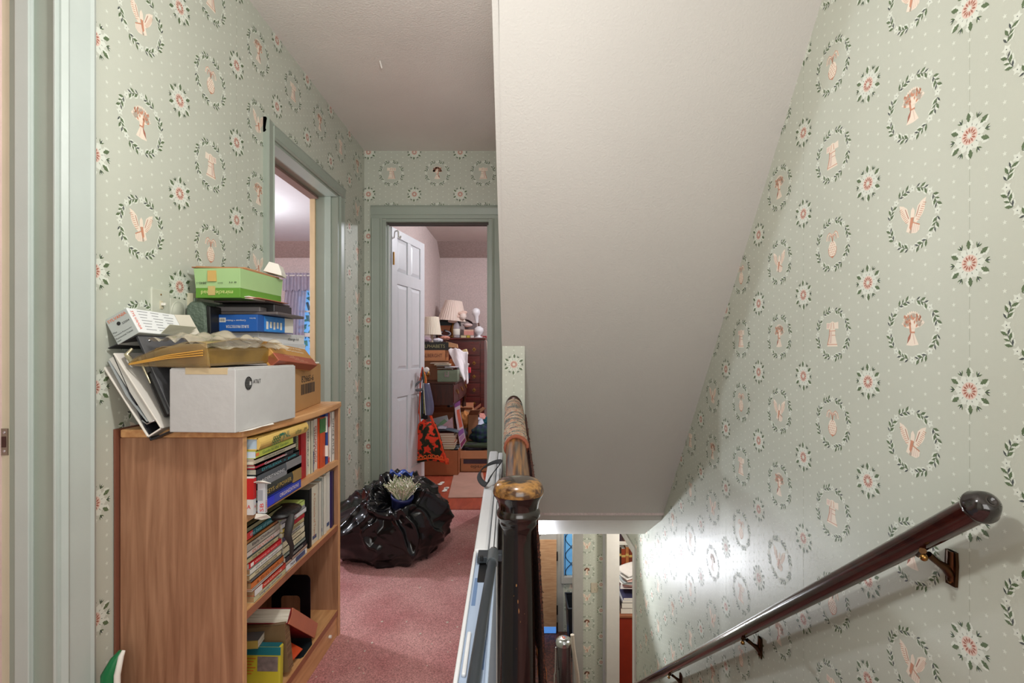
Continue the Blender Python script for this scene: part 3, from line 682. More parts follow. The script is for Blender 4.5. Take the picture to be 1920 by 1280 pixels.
# silver canister vacuum
vc = thing('vacuum_cleaner', 'silver cylinder upright standing downstairs below the newel post', 'vacuum cleaner', (.0, 0, 0))
cy = 4.75; sc = 936/cy; cx = (1057-977)/sc; zt = -(1195-656)/sc
vc.location = (cx, cy, LZ)
MB().lathe([(0, LZ+.0), (.07, LZ), (.07, zt-.07), (.072, zt-.06)], mat((130, 125, 130), .25, .9), T(cx, cy, 0), 24).build('body', vc)
MB().lathe([(.075, zt-.06), (.078, zt-.04), (.07, zt-.015), (.04, zt), (0, zt)], M_CHROME, T(cx, cy, 0), 24).lathe([(.018, zt), (.018, zt+.006), (0, zt+.006)], mat((190, 120, 110), .3, .5), T(cx, cy, 0), 12).build('cap', vc)
MB().tube([(cx-.075, cy-.02, zt-.08), (cx-.08, cy-.03, zt-.3), (cx-.09, cy-.05, zt-.32), (cx-.09, cy-.05, zt-.6)], .008, M_CHROME, 8).build('handle', vc)
hz = MB().tube([(cx+.1+.03*math.sin(t*.5), cy-.1, LZ+.3+t*.09) for t in range(10)], .018, mat((190, 180, 165), .5), 10)
tag(hz.build('vacuum_hose'), 'pale beige hose standing beside the silver cylinder downstairs', 'hose')
bn = thing('trash_bin', 'tall black plastic bin standing in the downstairs vestibule', 'bin', (vx(1078), 6.2, LZ))
bx0 = (1063-977)/936*6.2
mb = MB()
mb.add([(bx0+.03, 6.1, LZ), (bx0+.35, 6.1, LZ), (bx0+.35, 6.4, LZ), (bx0+.03, 6.4, LZ), (bx0, 6.06, LZ+.62), (bx0+.4, 6.06, LZ+.62), (bx0+.4, 6.45, LZ+.62), (bx0, 6.45, LZ+.62)], [(0, 1, 5, 4), (1, 2, 6, 5), (2, 3, 7, 6), (3, 0, 4, 7), (0, 1, 2, 3)], mat((30, 34, 40), .4))
mb.build('body', bn, solid=.006)
MB().tube([(bx0, 6.06, LZ+.62), (bx0+.4, 6.06, LZ+.62), (bx0+.4, 6.45, LZ+.62), (bx0, 6.45, LZ+.62), (bx0, 6.06, LZ+.62)], .012, mat((40, 46, 56), .35), 8).build('rim', bn)

# ------------------------------------------------------------------ newel, banister
NX, NY = -.007, 1.35
def cap_mat():
    m = bpy.data.materials.new('surface'); m.use_nodes = True; nt = m.node_tree; b = nt.nodes['Principled BSDF']; b.inputs['Roughness'].default_value = .22; b.inputs['Coat Weight'].default_value = .5
    tc = nt.nodes.new('ShaderNodeTexCoord'); mp = nt.nodes.new('ShaderNodeMapping'); mp.inputs['Scale'].default_value = (1, 1, 0); nt.links.new(tc.outputs['Object'], mp.inputs['Vector'])
    ln = nt.nodes.new('ShaderNodeVectorMath'); ln.operation = 'LENGTH'; nt.links.new(mp.outputs[0], ln.inputs[0])
    n = nt.nodes.new('ShaderNodeTexNoise'); n.inputs['Scale'].default_value = 28; n.inputs['Detail'].default_value = 5
    mq = nt.nodes.new('ShaderNodeMapping'); mq.inputs['Scale'].default_value = (1, 2.6, 3); nt.links.new(tc.outputs['Object'], mq.inputs['Vector']); nt.links.new(mq.outputs[0], n.inputs['Vector'])
    a_ = nt.nodes.new('ShaderNodeMath'); a_.operation = 'MULTIPLY_ADD'; a_.inputs[1].default_value = 13; nt.links.new(ln.outputs['Value'], a_.inputs[0])
    c_ = nt.nodes.new('ShaderNodeMath'); c_.operation = 'MULTIPLY_ADD'; c_.inputs[1].default_value = .95; c_.inputs[2].default_value = -.47; nt.links.new(n.outputs['Fac'], c_.inputs[0]); nt.links.new(c_.outputs[0], a_.inputs[2])
    r = nt.nodes.new('ShaderNodeValToRGB'); r.color_ramp.elements[0].position = .50; r.color_ramp.elements[0].color = lin((50, 40, 30)); r.color_ramp.elements[1].position = .72; r.color_ramp.elements[1].color = lin((164, 118, 60))
    e = r.color_ramp.elements.new(.97); e.color = lin((70, 42, 22))
    nt.links.new(a_.outputs[0], r.inputs[0]); nt.links.new(r.outputs[0], b.inputs['Base Color']); return m
M_CAPR = cap_mat()
nw = thing('newel_post', 'dark turned newel post with a worn mushroom cap at the top of the stairs', 'newel post', (NX, NY, FZ))
MB().lathe([(.0, -.343), (.02, -.3435), (.04, -.347), (.055, -.353), (.065, -.365), (.069, -.380), (.068, -.386)], M_CAPR, T(NX, NY, 0), 48).lathe([(.068, -.386), (.066, -.391), (.060, -.400), (.0555, -.412), (.0535, -.425)], M_NEWEL, T(NX, NY, 0), 48).build('cap', nw)
MB().lathe([(.0535, -.425), (.055, -.428), (.0585, -.434), (.059, -.440), (.0585, -.446), (.054, -.452), (.051, -.458), (.052, -.463), (.049, -.472), (.043, -.482), (.0405, -.492), (.040, -.52), (.043, -.65), (.0455, -.80), (.047, -1.0), (.05, -1.06), (.05, FZ)], M_NEWEL, T(NX, NY, 0), 48).build('post', nw)
mb = MB(); rr = random.Random(12)
for (px, py, sx, sz) in ((968, 1098, 6, 9), (963, 1118, 3, 3), (971, 1128, 4, 12), (973, 1146, 5, 14), (984, 1152, 3, 2), (968, 1216, 2, 5), (976, 1166, 2, 6), (950, 1078, 2, 2)):
    a_ = math.asin(max(-1, min(1, ((px-977)/936*(NY-.045)-NX)/.0455))); z_ = -(py-656)/936*(NY-.045); r_ = .0405+(.006)*min(1, max(0, (-.49-z_)/.4))+.0003
    pts_ = [(NX+r_*math.sin(a_+sx*.0004*math.cos(t*.9)/.045*(.6+.4*rr.random())), NY-r_*math.cos(a_+sx*.0006*math.cos(t*.9)/.045), z_+sz*.0006*math.sin(t*.9)*(.6+.4*rr.random())) for t in range(7)]
    mb.poly(pts_, mat((150, 104, 62), .6))
mb.build('wear_marks', nw, recalc=False)
rl = thing('banister_rail', 'worn wooden banister running from the newel post to the papered wall end', 'handrail', (NX, 1.9, FZ))
ra = Vector((NX, 1.37, -.385)); rb = Vector((-.037, WY-.012, -.285))
def rail_sec(mb, t0, t1, r, m, n=24, seg=10):
    def fn(u, v):
        p = ra.lerp(rb, t0+(t1-t0)*v); a_ = 2*math.pi*u; return p+Vector((r*math.cos(a_), 0, r*.95*math.sin(a_)))
    mb.grid(fn, n, seg, m)
mb = MB(); rail_sec(mb, 0, 1, .036, M_RAILT); mb.build('rail', rl)
MB().lathe([(.0, 0), (.046, 0), (.046, .008), (.040, .014), (0, .014)], mat((60, 40, 34), .3, .5), frame((-.037, WY, -.30), (1, 0, 0), (0, 0, 1.0)) @ Matrix.Diagonal((1, 1.5, 1, 1)), 32).build('rosette', rl)
for k in range(8):
    q = ra.lerp(rb, (k+.8)/8.5); zt = q.z-.035
    b_ = MB().lathe([(.0, zt), (.011, zt), (.013, zt-.1), (.02, zt-.2), (.012, zt-.22), (.018, zt-.3), (.014, zt-.55), (.018, FZ+.12), (.018, FZ)], M_NEWEL, T(q.x+.005, q.y, 0), 12).build('baluster', rl)
# woven cord wrapping
def wrap_mat():
    m = bpy.data.materials.new('surface'); m.use_nodes = True; nt = m.node_tree; b = nt.nodes['Principled BSDF']; b.inputs['Roughness'].default_value = .95
    tc = nt.nodes.new('ShaderNodeTexCoord'); mp = nt.nodes.new('ShaderNodeMapping'); mp.inputs['Scale'].default_value = (7, 26, 7)
    n = nt.nodes.new('ShaderNodeTexNoise'); n.inputs['Scale'].default_value = 1.2; n.inputs['Detail'].default_value = 8; n.inputs['Roughness'].default_value = .8
    nt.links.new(tc.outputs['Object'], mp.inputs['Vector']); nt.links.new(mp.outputs[0], n.inputs['Vector'])
    r = nt.nodes.new('ShaderNodeValToRGB'); r.color_ramp.interpolation = 'CONSTANT'
    cs = [(0, (60, 54, 60)), (.36, (120, 116, 104)), (.42, (64, 74, 84)), (.47, (176, 164, 138)), (.51, (160, 84, 60)), (.54, (196, 186, 164)), (.58, (84, 92, 90)), (.63, (150, 62, 46)), (.68, (186, 174, 150))]
    r.color_ramp.elements[0].color = lin(cs[0][1]); r.color_ramp.elements[1].position = cs[1][0]; r.color_ramp.elements[1].color = lin(cs[1][1])
    for p, c in cs[2:]:
        e = r.color_ramp.elements.new(p); e.color = lin(c)
    nt.links.new(n.outputs['Fac'], r.inputs[0]); nt.links.new(r.outputs[0], b.inputs['Base Color'])
    return m
M_WRAP = wrap_mat()
mb = MB()
def coil(t0, t1, turns, rad, th, m):
    N = turns*20; pts = []
    for i in range(N+1):
        t = t0+(t1-t0)*i/N; a_ = 2*math.pi*i/20; p = ra.lerp(rb, t); j = .0015*math.sin(i*.37)+.001*math.sin(i*1.3)
        pts.append(p+Vector(((rad+j)*math.cos(a_), 0, (rad+j)*.95*math.sin(a_))))
    mb.tube(pts, th, m, 6)
coil(.375, .985, 62, .0385, .0062, M_WRAP)
o = mb.build('cord_wrapping', rl); o['label'] = 'multicoloured woven cord wrapping'
mb = MB(); coil(.355, .378, 2, .0395, .0065, mat((140, 78, 56), .9, var=.2, scale=200))
mb.build('rope_loop', rl)['label'] = 'orange brown rope loop'
# shaggy rug hanging over the stair side
M_RUG = ramp_mat((34, 18, 14), (112, 56, 34), (9, 9, 9), 22, .95, lo=.4, hi=.7, bump=.8)
rg = thing('rug', 'dark shaggy rug hanging from the banister on the stair side', 'rug', (.06, 1.7, -.9))
def rugf(u, v):
    y = 1.34+1.0*u; z = ra.lerp(rb, (y-1.37)/1.16).z-.0-.62*v
    x = .040+.024*v+.008*math.sin(u*22+v*3)*v-.02*u+.004*noise.noise((u*60, v*60, 0))
    return Vector((x, y, z))
MB().grid(rugf, 80, 60, M_RUG).build('cloth', rg, solid=.006, recalc=False)
mb = MB(); rr = random.Random(8); MF = [mat(c, .9) for c in ((150, 86, 46), (60, 32, 20), (186, 120, 70), (96, 40, 24))]
for k in range(260):
    u = rr.random(); p = rugf(u, .72+.28*rr.random()); q = p+Vector((rr.uniform(0, .012), rr.uniform(-.02, .02), -rr.uniform(.05, .16)))
    mb.tube([p, (p+q)/2+Vector((rr.uniform(-.004, .008), 0, 0)), q], .0014, rr.choice(MF), 4)
for k in range(500):
    p = rugf(rr.random(), rr.random()); q = p+Vector((rr.uniform(.002, .008), rr.uniform(-.006, .006), rr.uniform(-.012, .004)))
    mb.tube([p, q], .001, MF[1] if rr.random() < .6 else rr.choice(MF), 4)
mb.build('fringe', rg)['kind'] = 'stuff'

# ------------------------------------------------------------------ wall handrail with brackets
hr = thing('wall_handrail', 'dark round handrail with turned end cap mounted down the papered right wall', 'handrail', (.935, 1.016, -.319))
h0 = Vector((.935, 1.016, -.319)); hd = Vector((-.012, 1, -.80)); hn = hd.normalized()
MB().tube([h0, h0+hd*1.2, h0+hd*2.9], .0265, M_RAIL, 28).build('rail', hr)
HM = frame(h0-hn*.0, Vector((1, 0, 0)), hn.cross(Vector((1, 0, 0)))*-1)
if (HM.col[2].to_3d()).dot(hn) > 0: HM = HM @ R(180, 'X')
MB().lathe([(.0265, -.012), (.032, -.010), (.034, -.004), (.034, .002), (.031, .006), (.029, .014), (.022, .026), (.012, .031), (.0085, .031), (.0075, .028), (0, .027)], mat((26, 18, 18), .15, var=.1, coat=.7), HM, 36).build('end_cap', hr)
def bracket(yc):
    q = h0+hd*((yc-1.016)); wx = RWX(yc)
    m = MB()
    m.tube([(wx-.004, yc, q.z-.10), (wx-.004, yc, q.z-.03)], .010, M_BRONZE, 12, flat=1)
    m.prism([(wx-.001, yc-.013, q.z-.11), (wx-.001, yc+.013, q.z-.11), (wx-.001, yc+.016, q.z-.06), (wx-.001, yc+.014, q.z-.03), (wx-.001, yc-.014, q.z-.03), (wx-.001, yc-.016, q.z-.06)], (-.007, 0, 0), M_BRONZE)
    m.tube([(wx-.006, yc, q.z-.085), (wx-.02, yc, q.z-.068), (q.x+.035, yc-.004, q.z-.055), (q.x+.012, yc-.006, q.z-.036)], [.011, .010, .007, .008], M_BRONZE, 12)
    m.tube([(q.x-.012, yc-.02, q.z-.022), (q.x, yc-.008, q.z-.030), (q.x+.008, yc+.018, q.z-.046)], .0075, M_BRONZE, 10)
    m.ball((q.x-.016, yc-.028, q.z-.034), .0085, M_BRASS, 12)
    for zz in (-.036, -.10): m.ball((wx-.009, yc, q.z+zz), .006, M_BRASS, 10, (.5, 1, 1))
    m.build('bracket', hr)
bracket(1.165); bracket(2.07); bracket(3.05)
# wall end box-out behind: none

# ------------------------------------------------------------------ folding table standing on its long edge
tbl = thing('folding_table', 'white plastic folding table stood on its long edge against the banister', 'folding table', (-.1, 1.6, FZ))
M_PL = mat((222, 224, 226), .35, var=.015, bump=.03, bscale=300); M_PB = mat((168, 184, 206), .38, var=.03, bump=.03, bscale=300); M_PB2 = mat((160, 172, 190), .38, var=.02)
def xl(y): return -.1034+(-.156+.1034)*(y-.75)/(2.476-.75)
def xr(y): return -.050+(-.088+.050)*(y-.75)/(2.476-.75)
TZ = -.50
def slab(y0, y1, z0, z1, a0, a1, m, mb):
    f = lambda y, a_: xl(y)+(xr(y)-xl(y))*a_
    mb.add([(f(y0, a0), y0, z0), (f(y0, a1), y0, z0), (f(y1, a1), y1, z0), (f(y1, a0), y1, z0), (f(y0, a0), y0, z1), (f(y0, a1), y0, z1), (f(y1, a1), y1, z1), (f(y1, a0), y1, z1)],
           [(3, 2, 1, 0), (4, 5, 6, 7), (0, 1, 5, 4), (1, 2, 6, 5), (2, 3, 7, 6), (3, 0, 4, 7)], m)
mb = MB(); slab(1.25, 2.476, FZ+.004, TZ, 0, .62, M_PL, mb); mb.build('table_top', tbl, bevel=.008)
mb = MB(); slab(1.25, 2.44, FZ+.004, TZ, .66, 1, M_PL, mb); mb.build('table_top', tbl, bevel=.006)
mb = MB(); slab(.5, 1.25, FZ+.004, TZ-.012, 0.02, .98, M_PB, mb)
slab(.5, 1.25, TZ-.014, TZ-.002, 0, .14, M_PL, mb); slab(.5, 1.25, TZ-.014, TZ-.004, .88, 1, M_PB, mb)
mb.build('underside', tbl, bevel=.004)
mb = MB()
for k, (a_, b_) in enumerate(((.60, .70), (.78, .90), (.98, 1.12))):
    r1 = MB(); slab(a_, b_, TZ-.013, TZ-.006, .20 if k % 2 else .66, .34 if k % 2 else .82, M_PL, r1); r1.build('rib', tbl, bevel=.003)
    mb = MB()
    slab(a_+.02, b_, TZ-.0125, TZ-.0112, .66 if k % 2 else .20, .84 if k % 2 else .34, mat((104, 130, 168), .5), mb); mb.build('slot', tbl)
mb = MB(); slab(1.10, 1.24, TZ-.0125, TZ-.011, .3, .85, M_BLACK, mb); mb.build('recess', tbl)
M_STEEL = mat((66, 72, 78), .38, .5, var=.06)
mb = MB().tube([(-.073, .5, TZ-.001), (-.0715, .9, TZ-.001), (-.068, 1.20, TZ+.001)], .0105, M_STEEL, 16); mb.build('leg', tbl)
mb = MB().tube([(-.068, 1.17, TZ+.001), (-.068, 1.19, TZ+.001), (-.068, 1.225, TZ+.002)], [.0135, .0145, .014], mat((110, 116, 120), .3, .6), 20)
mb.ball((-.068, 1.228, TZ+.004), .012, M_CHROME, 12).box((-.105, 1.19, TZ-.008), (-.055, 1.235, TZ+.006), M_STEEL).box((-.098, 1.186, TZ-.002), (-.090, 1.192, TZ+.010), M_BLACK)
mb.box((-.056, 1.20, TZ-.008), (-.046, 1.23, TZ+.008), M_STEEL)
mb.tube([(-.068, 1.235, TZ+.004), (-.078, 1.6, TZ+.002), (-.088, 2.1, TZ+.001)], .0013, M_INK, 6)
mb.build('clamp', tbl, bevel=.001)
# hook and loop strap on it
def strapfn(u, v):
    a_ = 2*math.pi*u; y = 1.86+.075*math.cos(a_)*1.0; 
    return Vector((-.125+.035*math.sin(a_)+.012*math.sin(2*a_)+.012*v, y+.01*v, TZ+.035+.030*math.sin(a_+.6)+.014*v))
tag(MB().grid(strapfn, 40, 2, mat((34, 36, 38), .8)).build('strap', solid=.003, recalc=False), 'black looped strap lying on top of the white folding table', 'strap')

# ------------------------------------------------------------------ bookcase
BX0, BX1, BY0, BY1, BT = -1.04, -.722, 1.295, 1.99, -.206
bc = thing('bookcase', 'brown wood laminate bookcase with three open shelves against the left wall', 'bookcase', ((BX0+BX1)/2, (BY0+BY1)/2, FZ))
def edge(mb, y0, y1, z0, z1): mb.box((BX1-.0005, y0, z0), (BX1+.0012, y1, z1), M_OAKE)
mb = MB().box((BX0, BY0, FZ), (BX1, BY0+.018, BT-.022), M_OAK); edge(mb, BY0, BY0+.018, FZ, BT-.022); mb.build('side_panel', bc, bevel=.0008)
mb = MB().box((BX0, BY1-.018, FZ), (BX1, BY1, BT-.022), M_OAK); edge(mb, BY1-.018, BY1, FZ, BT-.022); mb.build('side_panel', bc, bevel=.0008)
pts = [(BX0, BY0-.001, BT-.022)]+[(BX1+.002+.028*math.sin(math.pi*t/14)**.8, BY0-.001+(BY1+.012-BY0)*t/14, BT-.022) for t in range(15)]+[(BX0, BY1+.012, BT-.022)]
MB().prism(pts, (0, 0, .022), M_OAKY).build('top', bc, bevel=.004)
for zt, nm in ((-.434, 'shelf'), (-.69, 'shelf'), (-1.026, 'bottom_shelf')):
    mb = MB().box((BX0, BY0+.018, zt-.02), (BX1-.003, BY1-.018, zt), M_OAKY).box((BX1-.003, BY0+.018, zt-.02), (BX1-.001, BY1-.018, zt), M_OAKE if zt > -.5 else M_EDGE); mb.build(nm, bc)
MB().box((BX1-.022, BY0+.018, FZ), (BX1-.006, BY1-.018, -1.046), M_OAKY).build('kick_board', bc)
MB().box((BX0, BY0+.018, FZ), (BX0+.006, BY1-.018, BT-.022), M_OAK).build('back_panel', bc)
MB().tube([(BX1-.005, BY1-.10, -1.085), (BX1+.004, BY1-.10, -1.085)], .006, M_WHITEP, 8).build('peg', bc)
pn = thing('loose_board', 'thin brown board slipped between the bookcase and the papered wall', 'board', (-1.046, 1.33, FZ))
MB().prism([(-1.0485, 1.285, FZ), (-1.0480, 1.285, BT-.2), (-1.0495, 1.285, BT+.002), (-1.044, 1.285, BT+.0), (-1.041, 1.285, FZ)], (0, .55, 0), mat((120, 72, 54), .6)).build('board', pn)
gp = thing('green_white_racket', 'green and white rounded plastic object on the floor left of the bookcase', 'toy', (-1.02, 1.2, FZ))
q = PX(212, 1262, 1.22)
MB().tube([(q.x-.012, 1.22, FZ), (q.x-.008, 1.22, q.z), (q.x+.004, 1.225, q.z+.03), (q.x+.012, 1.23, q.z+.048)], [.02, .018, .013, .006], mat((22, 110, 62), .4), 16).build('body', gp)
MB().tube([(q.x+.014, 1.212, FZ), (q.x+.015, 1.214, q.z), (q.x+.018, 1.222, q.z+.04), (q.x+.018, 1.23, q.z+.05)], [.007, .007, .006, .004], M_PAPER, 12).build('rim', gp)

# ------------------------------------------------------------------ books
def bookmat(c): return mat(c, .42, var=.05, scale=50)
def book(label, group, M, L, W, Th, cover, title=None, tc=(240, 238, 230), vert=False, th=.35, tw=.7, deco=None, pages=None, soft=False, flip=False, tpos=.5, cat='book', name='book', rnd=0, textfont=None):
    loc = M @ Vector((L/2, W/2, 0))
    t = thing(name, label, cat, loc, group)
    c = bookmat(cover); b = .0012 if soft else .0028
    mb = MB(); mb.box((0, 0, 0), (L, W, b), c, M).box((0, 0, Th-b), (L, W, Th), c, M)
    N = 6; pr = [(0, 0)]
    prof = [(0, -(rnd)*math.sin(math.pi*k/N), Th*k/N) for k in range(N+1)]
    mb.prism([Vector((0, p[1], p[2])) for p in prof]+[Vector((0, b, Th)), Vector((0, b, 0))], (L, 0, 0), c)
    for i in range(len(mb.v)-2*(N+3), len(mb.v)): mb.v[i] = M @ mb.v[i]
    mb.build('cover', t)
    e = .0006 if soft else .003
    MB().box((e, b, b), (L-e, W-e*1.5, Th-b), pages or M_PAGES, M).build('pages', t)
    F = M @ frame((L*tpos, -rnd-.0007, Th/2), (-1, 0, 0) if flip else (1, 0, 0), (0, 0, -1) if flip else (0, 0, 1))
    if title:
        m = MB(); m.text(title, F, Th*th, mat(tc, .5, var=.02), L*tw); m.build('lettering', t, recalc=False)
    if deco:
        m = MB()
        for (a, b2, z0, z1, col) in deco: m = MB(); m.box((L*a, -rnd-.0005, Th*z0), (L*b2, .001-rnd*.4, Th*z1), mat(col, .45), M); m.build('spine_panel', t)
    return t
def hM(x, y, z, yaw=0, tilt=0): return frame((x, y, z), (0, 1, 0), (-1, 0, 0)) @ R(yaw, 'Z') @ R(tilt, 'X')
def uM(x, y, z, lean=0): return T(x, y, z) @ R(lean, 'X') @ frame((0, 0, 0), (0, 0, 1), (-1, 0, 0))
G1 = 'books lying in the pile on the top shelf'
z = -.434
stk = [
 ('blue paperback with orange lettering at the bottom of the top shelf pile', -.698, 1.338, .245, .20, .0265, (44, 62, 170), 'ORGANIZATIONS', (244, 226, 220), dict(soft=True, deco=[(0, .30, .05, .95, (40, 50, 200))], tpos=.68, tw=.5, th=.4)),
 ('dark olive hardback with gold lettering above the blue paperback', -.703, 1.338, .25, .19, .034, (44, 48, 44), 'KEYS of POWER', (190, 160, 80), dict(rnd=.004, deco=[(.78, 1, 0, 1, (150, 120, 70)), (0, .1, .2, .6, (60, 130, 120))], th=.35, tpos=.42, tw=.6)),
 ('grey hardback with white lettering in the middle of the top shelf pile', -.706, 1.335, .262, .19, .036, (70, 74, 80), 'UNDERSTANDING', (220, 220, 222), dict(rnd=.003, deco=[(.62, 1, 0, 1, (124, 124, 126)), (0, 1, 0, .35, (126, 128, 132))], th=.25, tpos=.3, tw=.52)),
 ('black book with teal lettering on its spine', -.704, 1.330, .255, .19, .019, (22, 30, 36), 'DYSLEXIA  a  guide', (60, 160, 172), dict(th=.5, tw=.8)),
 ('crimson thin book with white lettering under the grey tan one', -.702, 1.322, .215, .18, .011, (150, 24, 46), 'Communication', (236, 220, 220), dict(th=.6, tw=.6, deco=[(.75, 1, 0, 1, (40, 36, 40))])),
 ('grey tan book with dark lettering under the lime one', -.704, 1.320, .24, .19, .016, (176, 166, 146), 'DISCIPLINE WITHOUT', (70, 70, 70), dict(th=.4, tw=.5, tpos=.45)),
 ('lime green paperback under the large yellow patterned book', -.702, 1.322, .215, .18, .020, (176, 184, 76), 'Guide to the Garden', (80, 120, 60), dict(soft=True, th=.4, deco=[(0, .07, .3, .7, (220, 120, 60))], pages=mat((196, 208, 218), .7))),
]
for lab, x, y, L, W, h, c, tt, tcol, kw in stk:
    book(lab, G1, hM(x, y, z), L, W, h, c, tt, tcol, **kw); z += h+.0006
big = book('large yellow book with green berry pattern on top of the pile', G1, hM(-.700, 1.328, z), .30, .21, .0325, (214, 178, 98), None, rnd=.007, pages=mat((172, 190, 206), .7))
mb = MB(); F = hM(-.700, 1.328, z)
GP = mat((66, 96, 52), .5); GT = mat((40, 110, 90), .5)
for k in range(12):
    a = .065+.012*(k % 4); b_ = .006+.0075*(k//4)
    mb.tube([F @ Vector((a+.0055*math.cos(t*.63)+.004*(k//4), -.0078-.0001, b_+.0038*math.sin(t*.63))) for t in range(11)], .0008, GP, 5)
mb.text('JNL', F @ frame((.145, -.0079, .016), (1, 0, 0), (0, 0, 1)), .024, GT, .05)
mb.text('urban', F @ frame((.225, -.0079, .016), (1, 0, 0), (0, 0, 1)), .016, GP, .04)
mb.text('gai', F @ frame((.275, -.0079, .016), (1, 0, 0), (0, 0, 1)), .012, GP, .02)
mb.poly([F @ Vector(p) for p in ((.10, -.0078, .027), (.125, -.0078, .0275), (.135, -.0078, .021), (.108, -.0078, .020))], GT)
mb.build('cover_pattern', big, recalc=False)
# two small books upright under the pile's overhang
def small(lab, x, y0, y1, z0, h, c, c2, txt, tcol):
    t = thing('booklet', lab, 'booklet', (x, (y0+y1)/2, z0))
    MB().box((x-.03, y0, z0), (x, y1, z0+h), mat(c, .5)).box((x-.03, y0-.0006, z0+h*.42), (x+.0006, y1+.0004, z0+h*.98), mat(c2, .5)).build('cover', t)
    MB().box((x-.028, y0+.002, z0+h), (x-.002, y1-.002, z0+h+.001), M_PAPER).build('pages', t)
    m = MB(); m.text(txt, frame((x-.012, y0-.001, z0+h*.22), (1, 0, 0), (0, 0, 1)), .010, mat(tcol, .5)); m.text(txt, frame((x+.0012, (y0+y1)/2, z0+h*.22), (0, 1, 0), (0, 0, 1)), .008, mat(tcol, .5)); m.build('lettering', t, recalc=False)
small('small red and black booklet with a red letter A at the bookcase corner', -.704, 1.3135, 1.3255, -.434, .098, (196, 196, 196), (176, 24, 26), 'A', (200, 30, 30))
tc_ = thing('torn_carton', 'torn white and red small carton standing at the near end of the shelf', 'carton', (-.69, 1.33, -.434))
MB().box((-.70, 1.3265, -.434), (-.680, 1.3372, -.355), mat((190, 192, 196), .5)).box((-.7004, 1.3261, -.40), (-.6862, 1.3376, -.372), mat((150, 154, 160), .5)).build('body', tc_)
mb = MB(); mb.add([(-.716, 1.315, -.352), (-.690, 1.312, -.344), (-.672, 1.320, -.350), (-.668, 1.334, -.356), (-.694, 1.339, -.350), (-.716, 1.330, -.356)], [(0, 1, 2, 3, 4, 5)], M_PAPER); mb.build('flap', tc_, solid=.0015)
mb = MB(); mb.add([(-.702, 1.322, -.434), (-.675, 1.324, -.436), (-.670, 1.336, -.448), (-.690, 1.330, -.452), (-.706, 1.322, -.446)], [(0, 1, 2, 3, 4)], M_PAPER); mb.build('flap', tc_, solid=.0015)
mb = MB().text('USED', frame((-.6795, 1.332, -.415), (0, 0, 1), (0, -1, 0)), .006, mat((210, 40, 36), .5), .03).text('SB', frame((-.689, 1.326, -.418), (0, 0, 1), (-1, 0, 0)), .010, mat((210, 40, 36), .5), .022); mb.build('lettering', tc_, recalc=False)

# upright books, top shelf: (pixel left, right) -> y
def upy(px, X=.735): return 936*X/(977-px)
G2 = 'upright books on the top shelf'
ups = [(549, 554.5, .17, (24, 26, 28), None, 'black slim upright book behind the pile on the top shelf'), (555, 558.5, .178, (50, 74, 56), 'NOTES ON LEARNING', 'dark green slim upright book on the top shelf'),
 (558.5, 565, .182, (190, 194, 160), 'GREEN MOUNTAINS', 'pale green upright book left of the red one'), (565, 575, .188, (168, 20, 26), None, 'tall red upright book on the top shelf'),
 (575.3, 579.5, .186, (206, 196, 180), None, 'pale beige upright book right of the red one'), (579.7, 583.5, .184, (216, 208, 194), 'HISTORY OF', 'cream upright book with small lettering, second from the red one'),
 (583.7, 588.6, .185, (206, 202, 180), None, 'pale olive cream upright book on the top shelf'), (588.8, 592.6, .183, (212, 208, 200), 'READER & WRITER', 'off white upright book with black and blue lettering'),
 (592.8, 600.3, .184, (222, 212, 200), 'PSYCHOLOGY', 'white upright book with red lettering left of the orange one'), (600.6, 610.5, .184, (206, 76, 30), None, 'orange upright book with a green upper spine'),
 (613, 618, .196, (30, 74, 160), None, 'royal blue upright book near the right end of the top shelf'), (618.3, 622, .19, (206, 160, 140), None, 'pinkish upright book right of the royal blue one'),
 (622.2, 628, .193, (222, 220, 214), 'OFFICE ATLAS', 'white upright book with bold black lettering at the right end')]
for k, (a_, b_, h, c, tt, lab) in enumerate(ups):
    y0_, y1_ = upy(a_), upy(b_)
    dec = []
    if 'orange' in lab and 'green' in lab: dec = [(.70, .98, 0, 1, (60, 120, 60))]
    if 'pinkish' in lab: dec = [(.72, 1, 0, 1, (170, 60, 50)), (0, .1, 0, 1, (200, 70, 60))]
    if 'blue lettering' in lab: dec = [(0, .4, .6, .9, (50, 60, 130))]
    book(lab, G2, uM(-.737-.004*(k % 3), y1_, -.434), h, .14, y1_-y0_-.0006, c, tt, (60, 80, 60) if 'green' in lab else (190, 60, 50) if 'red lettering' in lab else (40, 40, 44), flip=True, soft=True, th=.5, tw=.72, deco=dec or None, rnd=.002 if k % 2 else 0)
q = upy(610.7); tag(MB().box((-.742, q, -.40), (-.728, q+.008, -.36), M_PAPER).box((-.742, q, -.434), (-.85, q+.008, -.26), M_PAPER).box((-.741, q-.0003, -.31), (-.731, q+.008, -.25), M_PAPER).build('pamphlet', bevel=.001), 'white pamphlet with torn edges wedged beside the royal blue book', 'pamphlet')

